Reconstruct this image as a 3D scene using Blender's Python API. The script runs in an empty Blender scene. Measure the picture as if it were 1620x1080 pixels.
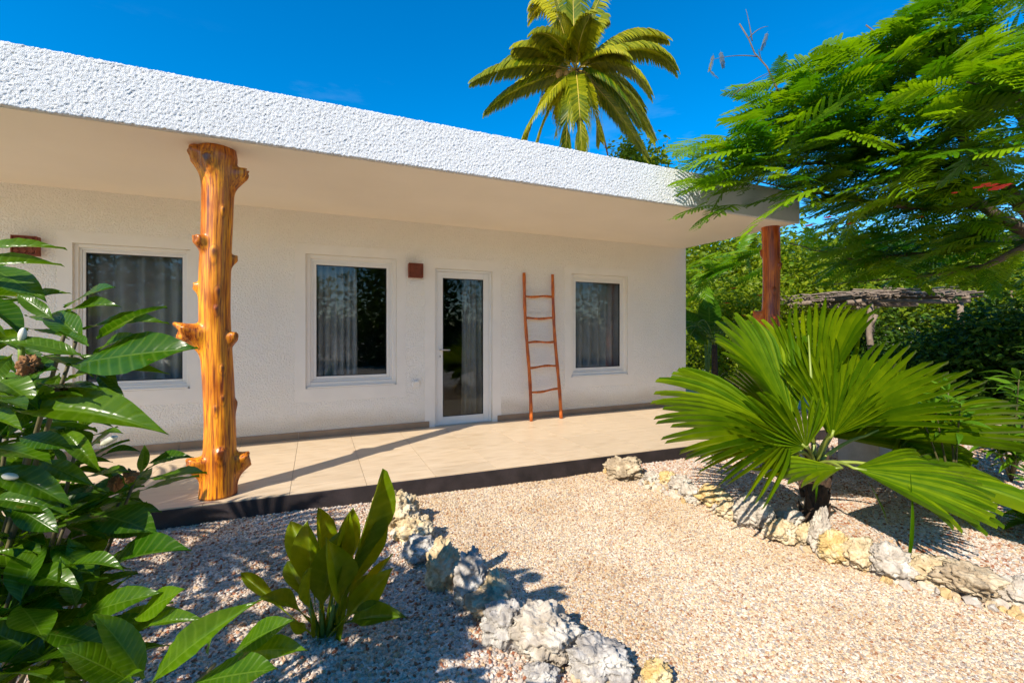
import bpy, math, random
import numpy as np
from mathutils import Vector, Matrix, noise as mnoise
random.seed(7); rng = np.random.default_rng(7)
R = math.radians
SC = bpy.context.scene
COL = SC.collection

# ---------------------------------------------------------------- camera
YAW = R(23.8); FPX = 702.0; HOR = 521.5; EYE = 1.34
cam_data = bpy.data.cameras.new('camera'); cam = bpy.data.objects.new('camera', cam_data); COL.objects.link(cam)
cam_data.sensor_width = 36.0; cam_data.lens = FPX/1620*36.0; cam_data.shift_y = -(540-HOR)/1620
cam_data.clip_start = 0.05; cam_data.clip_end = 2000
cam.location = (0, 0, EYE); cam.rotation_euler = (R(90), 0, -YAW)
SC.camera = cam

# ---------------------------------------------------------------- sky, sun, exposure
SUN_DIR = Vector((1.06, 0.686, -1.0)).normalized()          # the way the light travels
ELEV = math.asin(-SUN_DIR.z); AZ = math.atan2(-SUN_DIR.x, -SUN_DIR.y)
world = bpy.data.worlds.new('World'); SC.world = world; world.use_nodes = True
wn = world.node_tree; wn.nodes.clear()
wo = wn.nodes.new('ShaderNodeOutputWorld'); wb = wn.nodes.new('ShaderNodeBackground')
sky = wn.nodes.new('ShaderNodeTexSky'); sky.sky_type = 'NISHITA'; sky.sun_disc = False
sky.sun_elevation = ELEV; sky.sun_rotation = AZ; sky.altitude = 0; sky.air_density = 1.0; sky.dust_density = 0.1; sky.ozone_density = 3.0
hs = wn.nodes.new('ShaderNodeHueSaturation'); hs.inputs['Saturation'].default_value = 1.5; hs.inputs['Value'].default_value = 1.0
wtc = wn.nodes.new('ShaderNodeTexCoord'); wmp = wn.nodes.new('ShaderNodeMapping'); wmp.inputs['Scale'].default_value = (1.2, 1.2, 4.5)
wnz = wn.nodes.new('ShaderNodeTexNoise'); wnz.inputs['Scale'].default_value = 2.6; wnz.inputs['Detail'].default_value = 9; wnz.inputs['Roughness'].default_value = 0.62
wr = wn.nodes.new('ShaderNodeValToRGB'); wr.color_ramp.elements[0].position = 0.56; wr.color_ramp.elements[1].position = 0.86
wr.color_ramp.elements[1].color = (0.30, 0.30, 0.30, 1)
wmx = wn.nodes.new('ShaderNodeMix'); wmx.data_type = 'RGBA'; wmx.inputs[7].default_value = (8.5, 9.0, 9.6, 1)
L = wn.links.new
L(sky.outputs[0], hs.inputs['Color']); L(wtc.outputs['Generated'], wmp.inputs[0]); L(wmp.outputs[0], wnz.inputs['Vector'])
wsp = wn.nodes.new('ShaderNodeSeparateXYZ'); wlo = wn.nodes.new('ShaderNodeMapRange'); wlo.inputs[1].default_value = 0.12; wlo.inputs[2].default_value = 0.50; wlo.inputs[3].default_value = 1.0; wlo.inputs[4].default_value = 0.0
wmu = wn.nodes.new('ShaderNodeMath'); wmu.operation = 'MULTIPLY'
L(wtc.outputs['Generated'], wsp.inputs[0]); L(wsp.outputs['Z'], wlo.inputs[0]); L(wr.outputs[0], wmu.inputs[0]); L(wlo.outputs[0], wmu.inputs[1])
L(wnz.outputs[0], wr.inputs[0]); L(wmu.outputs[0], wmx.inputs[0]); L(hs.outputs[0], wmx.inputs[6]); L(wmx.outputs[2], wb.inputs[0]); L(wb.outputs[0], wo.inputs[0])
wb.inputs[1].default_value = 0.138
sl = bpy.data.lights.new('sun', 'SUN'); sl.energy = 4.7; sl.angle = R(0.53); sl.color = (1.0, 0.91, 0.77)
so = bpy.data.objects.new('sun', sl); COL.objects.link(so); so.location = (-6, -4, 9)
so.rotation_euler = SUN_DIR.to_track_quat('-Z', 'Y').to_euler()
SC.view_settings.view_transform = 'Standard'; SC.view_settings.look = 'None'; SC.view_settings.gamma = 1.0
SC.view_settings.exposure = 0.72
SC.render.engine = 'CYCLES'; SC.cycles.max_bounces = 10; SC.cycles.diffuse_bounces = 7; SC.cycles.transparent_max_bounces = 12
SC.cycles.use_denoising = True

# ---------------------------------------------------------------- helpers
FWD = Vector((math.sin(YAW), math.cos(YAW), 0)); RGT = Vector((math.cos(YAW), -math.sin(YAW), 0)); UP = Vector((0, 0, 1))
def ray(px, py): return FWD + RGT*((px-810)/FPX) + UP*((HOR-py)/FPX)
def at(px, py, d): return Vector((0, 0, EYE)) + ray(px, py)*d                 # point of the place at depth d
def gnd(px, py, z=-0.16):
    r = ray(px, py); return Vector((0, 0, EYE)) + r*((z-EYE)/r.z)             # point of the place on level z
def depth(p): return Vector(p).xy.dot(FWD.xy)

def tag(o, label=None, cat=None, group=None, kind=None):
    if label: o['label'] = label
    if cat: o['category'] = cat
    if group: o['group'] = group
    if kind: o['kind'] = kind
    return o
def empty(name, loc=(0, 0, 0), label=None, cat=None, group=None):
    o = bpy.data.objects.new(name, None); o.location = loc; o.empty_display_size = 0.1; COL.objects.link(o)
    return tag(o, label, cat, group)
def link(name, me, mat=None, parent=None, mw=None):
    o = bpy.data.objects.new(name, me); COL.objects.link(o)
    if mat is not None and len(me.materials) == 0: me.materials.append(mat)
    elif mat is not None and me.materials[0] is not mat: o.material_slots[0].link = 'OBJECT'; o.material_slots[0].material = mat
    if parent is not None: o.parent = parent; o.matrix_parent_inverse = wmat(parent).inverted()
    if mw is not None: o.matrix_basis = mw
    return o
def wmat(o):
    m = o.matrix_basis.copy()
    if o.parent: m = wmat(o.parent) @ o.matrix_parent_inverse @ m
    return m
def mesh(name, V, F, smooth=False, uv=None, attrs=None):
    me = bpy.data.meshes.new(name)
    if isinstance(V, np.ndarray): V = V.tolist()
    if isinstance(F, np.ndarray): F = F.tolist()
    me.from_pydata(V, [], F)
    if smooth: me.polygons.foreach_set('use_smooth', [True]*len(me.polygons))
    if uv is not None:
        l = me.uv_layers.new(name='UVMap'); li = np.zeros(len(me.loops), int); me.loops.foreach_get('vertex_index', li)
        l.data.foreach_set('uv', np.asarray(uv, float)[li].ravel())
    for k, v in (attrs or {}).items():
        a = me.attributes.new(k, 'FLOAT', 'POINT'); a.data.foreach_set('value', np.asarray(v, float))
    me.update(); return me
class MB:
    def __init__(s): s.V = []; s.F = []
    def box(s, x0, x1, y0, y1, z0, z1):
        n = len(s.V); s.V += [(x, y, z) for z in (z0, z1) for y in (y0, y1) for x in (x0, x1)]
        s.F += [tuple(n+i for i in f) for f in ((0, 2, 3, 1), (4, 5, 7, 6), (0, 1, 5, 4), (2, 6, 7, 3), (0, 4, 6, 2), (1, 3, 7, 5))]; return s
    def ring(s, x0, x1, z0, z1, w, y0, y1, wb=None, bottom=True):      # a rectangular frame in the wall's plane
        wb = w if wb is None else wb
        s.box(x0, x0+w, y0, y1, z0, z1); s.box(x1-w, x1, y0, y1, z0, z1); s.box(x0+w, x1-w, y0, y1, z1-w, z1)
        if bottom: s.box(x0+w, x1-w, y0, y1, z0, z0+wb)
        return s
    def tube(s, pts, rad, n=8, cap=True, wob=0.0):
        P = [Vector(p) for p in pts]; m = len(P); rad = rad if hasattr(rad, '__len__') else [rad]*m
        b = len(s.V); ref = None
        for i, p in enumerate(P):
            t = (P[min(i+1, m-1)]-P[max(i-1, 0)])
            t = t.normalized() if t.length > 1e-9 else Vector((0, 0, 1))
            if ref is None: ref = t.orthogonal().normalized()
            ref = (ref - t*ref.dot(t)).normalized(); bi = t.cross(ref)
            for k in range(n):
                a = 2*math.pi*k/n; r = rad[i]*(1+wob*(random.random()-0.5))
                s.V.append(tuple(p + ref*(math.cos(a)*r) + bi*(math.sin(a)*r)))
        for i in range(m-1):
            for k in range(n):
                s.F.append((b+i*n+k, b+i*n+(k+1) % n, b+(i+1)*n+(k+1) % n, b+(i+1)*n+k))
        if cap: s.F.append(tuple(b+k for k in reversed(range(n)))); s.F.append(tuple(b+(m-1)*n+k for k in range(n)))
        return s
    def obj(s, name, mat, parent=None, smooth=False, bevel=0.0):
        o = link(name, mesh(name, s.V, s.F, smooth), mat, parent)
        if bevel:
            bv = o.modifiers.new('bevel', 'BEVEL'); bv.width = bevel; bv.segments = 2; bv.limit_method = 'ANGLE'
        return o
def bez(a, b, c, n):
    a, b, c = Vector(a), Vector(b), Vector(c)
    return [a*((1-t)**2)+b*(2*t*(1-t))+c*(t*t) for t in [i/(n-1) for i in range(n)]]
def frame_mat(origin, d, nrm, sx, sy, sz):
    d = Vector(d).normalized(); nrm = Vector(nrm); nrm = nrm - d*nrm.dot(d)
    if nrm.length < 1e-4: nrm = d.orthogonal()
    nrm.normalize(); x = d.cross(nrm)
    return Matrix(((x.x*sx, d.x*sy, nrm.x*sz, origin[0]), (x.y*sx, d.y*sy, nrm.y*sz, origin[1]), (x.z*sx, d.z*sy, nrm.z*sz, origin[2]), (0, 0, 0, 1)))
def rvec(): return Vector((random.uniform(-1, 1), random.uniform(-1, 1), random.uniform(-1, 1)))

# ---------------------------------------------------------------- materials
def nm(name):
    m = bpy.data.materials.new(name); m.use_nodes = True; nt = m.node_tree
    return m, nt, nt.nodes['Principled BSDF'], nt.links.new
def node(nt, t, **kw):
    n = nt.nodes.new(t)
    for k, v in kw.items():
        if k in n.inputs: n.inputs[k].default_value = v
        else: setattr(n, k, v)
    return n
def c4(c): return (c[0], c[1], c[2], 1)
def ramp(nt, stops, fac=None):
    r = nt.nodes.new('ShaderNodeValToRGB'); e = r.color_ramp.elements
    while len(e) < len(stops): e.new(0.5)
    for i, (p, c) in enumerate(stops): e[i].position = p; e[i].color = c4(c)
    if fac is not None: nt.links.new(fac, r.inputs[0])
    return r
def bump(nt, bs, height, strength, dist):
    b = node(nt, 'ShaderNodeBump'); b.inputs['Strength'].default_value = strength; b.inputs['Distance'].default_value = dist
    nt.links.new(height, b.inputs['Height']); nt.links.new(b.outputs[0], bs.inputs['Normal']); return b
def plain(name, c, rough=0.6, metal=0.0, var=0.12, nscale=6.0, bstr=0.0, bscale=60.0, spec=0.5):
    m, nt, bs, Lk = nm(name); tc = node(nt, 'ShaderNodeTexCoord')
    nz = node(nt, 'ShaderNodeTexNoise'); nz.inputs['Scale'].default_value = nscale; nz.inputs['Detail'].default_value = 6; Lk(tc.outputs['Object'], nz.inputs['Vector'])
    r = ramp(nt, [(0.3, [x*(1-var) for x in c]), (0.7, [min(1, x*(1+var)) for x in c])], nz.outputs[0]); Lk(r.outputs[0], bs.inputs['Base Color'])
    bs.inputs['Roughness'].default_value = rough; bs.inputs['Metallic'].default_value = metal; bs.inputs['Specular IOR Level'].default_value = spec
    if bstr:
        n2 = node(nt, 'ShaderNodeTexNoise'); n2.inputs['Scale'].default_value = bscale; n2.inputs['Detail'].default_value = 5; Lk(tc.outputs['Object'], n2.inputs['Vector'])
        bump(nt, bs, n2.outputs[0], bstr, 0.01)
    return m
def stucco(name, c, scale, strength, dist, var=0.05):
    m, nt, bs, Lk = nm(name); tc = node(nt, 'ShaderNodeTexCoord')
    v = node(nt, 'ShaderNodeTexNoise'); v.inputs['Scale'].default_value = scale; v.inputs['Detail'].default_value = 3; v.inputs['Roughness'].default_value = 0.5; Lk(tc.outputs['Object'], v.inputs['Vector'])
    r = ramp(nt, [(0.33, (0, 0, 0)), (0.66, (1, 1, 1))], v.outputs[0]); bump(nt, bs, r.outputs[0], strength, dist)
    nz = node(nt, 'ShaderNodeTexNoise'); nz.inputs['Scale'].default_value = 1.3; nz.inputs['Detail'].default_value = 7; Lk(tc.outputs['Object'], nz.inputs['Vector'])
    k = ramp(nt, [(0.3, [x*(1-var) for x in c]), (0.75, c)], nz.outputs[0])
    # splash dirt low on the wall, a stain with its own uneven edge
    sep = node(nt, 'ShaderNodeSeparateXYZ'); Lk(tc.outputs['Object'], sep.inputs[0])
    ad = node(nt, 'ShaderNodeMath', operation='ADD'); Lk(sep.outputs['Z'], ad.inputs[0])
    ms = node(nt, 'ShaderNodeMath', operation='MULTIPLY'); Lk(nz.outputs[0], ms.inputs[0]); ms.inputs[1].default_value = -0.35; Lk(ms.outputs[0], ad.inputs[1])
    dr = ramp(nt, [(0.0, (0.80, 0.76, 0.70)), (0.16, (1, 1, 1))], ad.outputs[0])
    mx = node(nt, 'ShaderNodeMix', data_type='RGBA', blend_type='MULTIPLY'); mx.inputs[0].default_value = 1
    Lk(k.outputs[0], mx.inputs[6]); Lk(dr.outputs[0], mx.inputs[7]); Lk(mx.outputs[2], bs.inputs['Base Color'])
    bs.inputs['Roughness'].default_value = 0.85; bs.inputs['Specular IOR Level'].default_value = 0.2
    return m
def leafmat(name, c, c2, trans=0.35, rough=0.35, veins=False, attr=None, tcol=None, tips=None, spec=0.28, vcol=None):
    """foliage: colour varies per leaf (object random, or the point attribute of a leaf cloud)."""
    m, nt, bs, Lk = nm(name)
    if attr: rn = node(nt, 'ShaderNodeAttribute', attribute_name=attr); rs = rn.outputs['Fac']
    else: rn = node(nt, 'ShaderNodeObjectInfo'); rs = rn.outputs['Random']
    cr = ramp(nt, [(0.0, c), (1.0, c2)], rs); col = cr.outputs[0]
    tc = node(nt, 'ShaderNodeTexCoord')
    nz = node(nt, 'ShaderNodeTexNoise'); nz.inputs['Scale'].default_value = 9; nz.inputs['Detail'].default_value = 4; Lk(tc.outputs['Object'], nz.inputs['Vector'])
    vr = ramp(nt, [(0.3, (0.72, 0.78, 0.7)), (0.7, (1.2, 1.1, 1.15))], nz.outputs[0])
    mu = node(nt, 'ShaderNodeMix', data_type='RGBA', blend_type='MULTIPLY'); mu.inputs[0].default_value = 1; Lk(col, mu.inputs[6]); Lk(vr.outputs[0], mu.inputs[7]); col = mu.outputs[2]
    if veins:
        uvn = node(nt, 'ShaderNodeUVMap'); sp = node(nt, 'ShaderNodeSeparateXYZ'); Lk(uvn.outputs[0], sp.inputs[0])
        ab = node(nt, 'ShaderNodeMath', operation='ABSOLUTE'); Lk(sp.outputs['X'], ab.inputs[0])
        mid = ramp(nt, [(0.0, (1, 1, 1)), (0.07, (0, 0, 0))], ab.outputs[0])
        # side veins: lines of constant v - 0.13|u|
        sv = node(nt, 'ShaderNodeMath', operation='MULTIPLY'); Lk(ab.outputs[0], sv.inputs[0]); sv.inputs[1].default_value = -0.11
        sa = node(nt, 'ShaderNodeMath', operation='ADD'); Lk(sv.outputs[0], sa.inputs[0]); Lk(sp.outputs['Y'], sa.inputs[1])
        sm = node(nt, 'ShaderNodeMath', operation='MULTIPLY'); Lk(sa.outputs[0], sm.inputs[0]); sm.inputs[1].default_value = 12.0
        fr = node(nt, 'ShaderNodeMath', operation='PINGPONG'); Lk(sm.outputs[0], fr.inputs[0]); fr.inputs[1].default_value = 0.5
        side = ramp(nt, [(0.0, (0.5, 0.5, 0.5)), (0.22, (0, 0, 0))], fr.outputs[0])
        ma = node(nt, 'ShaderNodeMath', operation='MAXIMUM'); Lk(mid.outputs[0], ma.inputs[0]); Lk(side.outputs[0], ma.inputs[1])
        vf = node(nt, 'ShaderNodeMath', operation='MULTIPLY'); Lk(ma.outputs[0], vf.inputs[0]); vf.inputs[1].default_value = 0.32
        mv = node(nt, 'ShaderNodeMix', data_type='RGBA'); Lk(vf.outputs[0], mv.inputs[0]); Lk(col, mv.inputs[6]); mv.inputs[7].default_value = c4(vcol or (0.22, 0.34, 0.05)); col = mv.outputs[2]
        inv = node(nt, 'ShaderNodeMath', operation='SUBTRACT'); inv.inputs[0].default_value = 1.0; Lk(ma.outputs[0], inv.inputs[1])
        bump(nt, bs, inv.outputs[0], 0.25, 0.003)
    bn = node(nt, 'ShaderNodeTexNoise'); bn.inputs['Scale'].default_value = 3.3; bn.inputs['Detail'].default_value = 5; bn.inputs['Roughness'].default_value = 0.7
    ofs = node(nt, 'ShaderNodeVectorMath', operation='ADD'); Lk(tc.outputs['Object'], ofs.inputs[0]); cmb = node(nt, 'ShaderNodeCombineXYZ'); rm_ = node(nt, 'ShaderNodeMath', operation='MULTIPLY'); Lk(rs, rm_.inputs[0]); rm_.inputs[1].default_value = 37.0; Lk(rm_.outputs[0], cmb.inputs[0]); Lk(cmb.outputs[0], ofs.inputs[1]); Lk(ofs.outputs[0], bn.inputs['Vector'])
    br = ramp(nt, [(0.66, (0, 0, 0)), (0.74, (0.8, 0.8, 0.8))], bn.outputs[0]); mb_ = node(nt, 'ShaderNodeMix', data_type='RGBA'); Lk(br.outputs[0], mb_.inputs[0]); Lk(col, mb_.inputs[6]); mb_.inputs[7].default_value = (0.20, 0.15, 0.02, 1); col = mb_.outputs[2]
    if tips:
        ta = node(nt, 'ShaderNodeAttribute', attribute_name='rad')
        n3 = node(nt, 'ShaderNodeTexNoise'); n3.inputs['Scale'].default_value = 7; n3.inputs['Detail'].default_value = 3; Lk(tc.outputs['Object'], n3.inputs['Vector'])
        a1 = node(nt, 'ShaderNodeMath', operation='MULTIPLY_ADD'); Lk(n3.outputs[0], a1.inputs[0]); a1.inputs[1].default_value = 0.35; Lk(ta.outputs['Fac'], a1.inputs[2])
        tr = ramp(nt, [(tips[0], (0, 0, 0)), (tips[1], (1, 1, 1))], a1.outputs[0])
        mt = node(nt, 'ShaderNodeMix', data_type='RGBA'); Lk(tr.outputs[0], mt.inputs[0]); Lk(col, mt.inputs[6]); mt.inputs[7].default_value = c4(tips[2]); col = mt.outputs[2]
    Lk(col, bs.inputs['Base Color']); bs.inputs['Roughness'].default_value = rough; bs.inputs['Specular IOR Level'].default_value = spec
    tl = node(nt, 'ShaderNodeBsdfTranslucent'); tm = node(nt, 'ShaderNodeMix', data_type='RGBA', blend_type='MULTIPLY'); tm.inputs[0].default_value = 1
    Lk(col, tm.inputs[6]); tm.inputs[7].default_value = c4(tcol or (1.9, 1.7, 0.5)); Lk(tm.outputs[2], tl.inputs['Color'])
    sh = node(nt, 'ShaderNodeMixShader'); sh.inputs[0].default_value = trans; Lk(bs.outputs[0], sh.inputs[1]); Lk(tl.outputs[0], sh.inputs[2])
    Lk(sh.outputs[0], nt.nodes['Material Output'].inputs['Surface'])
    return m
def pebblemat(name, stops, bright=1.0):
    m, nt, bs, Lk = nm(name); oi = node(nt, 'ShaderNodeObjectInfo')
    r = ramp(nt, [(p, [x*bright for x in c]) for p, c in stops], oi.outputs['Random']); r.color_ramp.interpolation = 'CONSTANT'
    tc = node(nt, 'ShaderNodeTexCoord'); nz = node(nt, 'ShaderNodeTexNoise'); nz.inputs['Scale'].default_value = 1.6; Lk(tc.outputs['Object'], nz.inputs['Vector'])
    k = ramp(nt, [(0.3, (0.8, 0.78, 0.76)), (0.7, (1.08, 1.08, 1.08))], nz.outputs[0])
    mu = node(nt, 'ShaderNodeMix', data_type='RGBA', blend_type='MULTIPLY'); mu.inputs[0].default_value = 1; Lk(r.outputs[0], mu.inputs[6]); Lk(k.outputs[0], mu.inputs[7])
    pn = node(nt, 'ShaderNodeTexNoise'); pn.inputs['Scale'].default_value = 1.7; pn.inputs['Detail'].default_value = 4; Lk(oi.outputs['Location'], pn.inputs['Vector'])
    pt = ramp(nt, [(0.36, (0.88, 0.80, 0.70)), (0.6, (1.04, 1.02, 1.0))], pn.outputs[0]); m2 = node(nt, 'ShaderNodeMix', data_type='RGBA', blend_type='MULTIPLY'); m2.inputs[0].default_value = 1; Lk(mu.outputs[2], m2.inputs[6]); Lk(pt.outputs[0], m2.inputs[7])
    Lk(m2.outputs[2], bs.inputs['Base Color']); bs.inputs['Roughness'].default_value = 0.8; bs.inputs['Specular IOR Level'].default_value = 0.25
    return m
def rockmat(name, c, c2):
    m, nt, bs, Lk = nm(name); tc = node(nt, 'ShaderNodeTexCoord')
    nz = node(nt, 'ShaderNodeTexNoise'); nz.inputs['Scale'].default_value = 9; nz.inputs['Detail'].default_value = 8; nz.inputs['Roughness'].default_value = 0.65; Lk(tc.outputs['Object'], nz.inputs['Vector'])
    r = ramp(nt, [(0.30, [x*0.55 for x in c2]), (0.46, c2), (0.60, c)], nz.outputs[0]); Lk(r.outputs[0], bs.inputs['Base Color'])
    vo = node(nt, 'ShaderNodeTexVoronoi'); vo.inputs['Scale'].default_value = 38; Lk(tc.outputs['Object'], vo.inputs['Vector'])
    n2 = node(nt, 'ShaderNodeTexNoise'); n2.inputs['Scale'].default_value = 60; n2.inputs['Detail'].default_value = 6; Lk(tc.outputs['Object'], n2.inputs['Vector'])
    ad = node(nt, 'ShaderNodeMath', operation='ADD'); Lk(vo.outputs['Distance'], ad.inputs[0]); Lk(n2.outputs[0], ad.inputs[1])
    bump(nt, bs, ad.outputs[0], 0.7, 0.012); bs.inputs['Roughness'].default_value = 0.95; bs.inputs['Specular IOR Level'].default_value = 0.1
    return m
def woodmat(name, dark, mid, light, rough, coat, gscale=1.0, attr=True):
    m, nt, bs, Lk = nm(name); tc = node(nt, 'ShaderNodeTexCoord'); mp = node(nt, 'ShaderNodeMapping'); mp.inputs['Scale'].default_value = (34*gscale, 34*gscale, 1.3*gscale); Lk(tc.outputs['Object'], mp.inputs[0])
    nz = node(nt, 'ShaderNodeTexNoise'); nz.inputs['Scale'].default_value = 2.2; nz.inputs['Detail'].default_value = 8; nz.inputs['Roughness'].default_value = 0.6; nz.inputs['Distortion'].default_value = 0.6; Lk(mp.outputs[0], nz.inputs['Vector'])
    r = ramp(nt, [(0.36, dark), (0.47, mid), (0.60, light)], nz.outputs[0]); col = r.outputs[0]
    mp2 = node(nt, 'ShaderNodeMapping'); mp2.inputs['Scale'].default_value = (7*gscale, 7*gscale, 2.0*gscale); Lk(tc.outputs['Object'], mp2.inputs[0])
    nb = node(nt, 'ShaderNodeTexNoise'); nb.inputs['Scale'].default_value = 1.3; nb.inputs['Detail'].default_value = 5; Lk(mp2.outputs[0], nb.inputs['Vector'])
    pr = ramp(nt, [(0.36, (0.50, 0.32, 0.2)), (0.60, (1.10, 1.10, 1.05))], nb.outputs[0])
    rg = ramp(nt, [(0.35, (rough*0.75,)*3), (0.65, (rough*1.5,)*3)], nb.outputs[0]); Lk(rg.outputs[0], bs.inputs['Roughness'])
    mu = node(nt, 'ShaderNodeMix', data_type='RGBA', blend_type='MULTIPLY'); mu.inputs[0].default_value = 0.9; Lk(col, mu.inputs[6]); Lk(pr.outputs[0], mu.inputs[7]); col = mu.outputs[2]
    if attr:
        a = node(nt, 'ShaderNodeAttribute', attribute_name='knot'); ar = ramp(nt, [(0.25, (0, 0, 0)), (0.95, (0.9, 0.9, 0.9))], a.outputs['Fac'])
        mk = node(nt, 'ShaderNodeMix', data_type='RGBA'); Lk(ar.outputs[0], mk.inputs[0]); Lk(col, mk.inputs[6]); mk.inputs[7].default_value = c4([x*0.5 for x in dark]); col = mk.outputs[2]
    Lk(col, bs.inputs['Base Color']); bs.inputs['Roughness'].default_value = rough; bs.inputs['Coat Weight'].default_value = coat; bs.inputs['Coat Roughness'].default_value = 0.22
    bump(nt, bs, nz.outputs[0], 0.5, 0.005); return m
def glassmat():
    m, nt, bs, Lk = nm('window_glass'); nt.nodes.remove(bs)
    tr = node(nt, 'ShaderNodeBsdfTransparent'); tr.inputs['Color'].default_value = (0.80, 0.83, 0.84, 1)
    gl = node(nt, 'ShaderNodeBsdfGlossy'); gl.inputs['Roughness'].default_value = 0.0; gl.inputs['Color'].default_value = (0.9, 0.95, 1, 1)
    lw = node(nt, 'ShaderNodeLayerWeight'); pw = node(nt, 'ShaderNodeMath', operation='POWER'); Lk(lw.outputs['Facing'], pw.inputs[0]); pw.inputs[1].default_value = 5
    fr = node(nt, 'ShaderNodeMath', operation='MULTIPLY_ADD'); Lk(pw.outputs[0], fr.inputs[0]); fr.inputs[1].default_value = 0.9; fr.inputs[2].default_value = 0.032
    sh = node(nt, 'ShaderNodeMixShader'); Lk(fr.outputs[0], sh.inputs[0]); Lk(tr.outputs[0], sh.inputs[1]); Lk(gl.outputs[0], sh.inputs[2]); Lk(sh.outputs[0], nt.nodes['Material Output'].inputs['Surface'])
    return m
def tilemat():
    m, nt, bs, Lk = nm('porch_tile'); tc = node(nt, 'ShaderNodeTexCoord'); oi = node(nt, 'ShaderNodeObjectInfo')
    mp = node(nt, 'ShaderNodeMapping'); mp.inputs['Scale'].default_value = (2.2, 14, 4); Lk(tc.outputs['Object'], mp.inputs[0]); Lk(oi.outputs['Location'], mp.inputs['Location'])
    nz = node(nt, 'ShaderNodeTexNoise'); nz.inputs['Scale'].default_value = 1.8; nz.inputs['Detail'].default_value = 7; nz.inputs['Distortion'].default_value = 0.5; Lk(mp.outputs[0], nz.inputs['Vector'])
    r = ramp(nt, [(0.3, (0.52, 0.39, 0.25)), (0.5, (0.60, 0.465, 0.315)), (0.72, (0.65, 0.52, 0.37))], nz.outputs[0])
    v = ramp(nt, [(0, (0.94, 0.94, 0.94)), (1, (1.04, 1.04, 1.04))], oi.outputs['Random'])
    mu = node(nt, 'ShaderNodeMix', data_type='RGBA', blend_type='MULTIPLY'); mu.inputs[0].default_value = 1; Lk(r.outputs[0], mu.inputs[6]); Lk(v.outputs[0], mu.inputs[7]); Lk(mu.outputs[2], bs.inputs['Base Color'])
    rr = ramp(nt, [(0.3, (0.30,)*3), (0.7, (0.42,)*3)], nz.outputs[0]); Lk(rr.outputs[0], bs.inputs['Roughness']); return m
def groundmat():
    """loose gravel: colour of single stones from voronoi cells; paths and beds are told apart by the point attribute 'zone'."""
    m, nt, bs, Lk = nm('gravel_ground'); tc = node(nt, 'ShaderNodeTexCoord')
    vo = node(nt, 'ShaderNodeTexVoronoi'); vo.inputs['Scale'].default_value = 62; Lk(tc.outputs['Object'], vo.inputs['Vector'])
    sp = node(nt, 'ShaderNodeSeparateColor'); Lk(vo.outputs['Color'], sp.inputs[0])
    r = ramp(nt, [(0.0, (0.60, 0.50, 0.40)), (0.35, (0.52, 0.42, 0.32)), (0.6, (0.68, 0.60, 0.50)), (0.8, (0.46, 0.30, 0.2)), (0.93, (0.70, 0.66, 0.60))], sp.outputs[0])
    Lk(r.outputs[0], bs.inputs['Base Color']); bump(nt, bs, vo.outputs['Distance'], 0.8, -0.012); bs.inputs['Roughness'].default_value = 0.9; bs.inputs['Specular IOR Level'].default_value = 0.15
    return m
def claymat():
    m = plain('terracotta', (0.20, 0.045, 0.018), 0.75, var=0.25, nscale=18, bstr=0.4, bscale=90); return m

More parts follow.
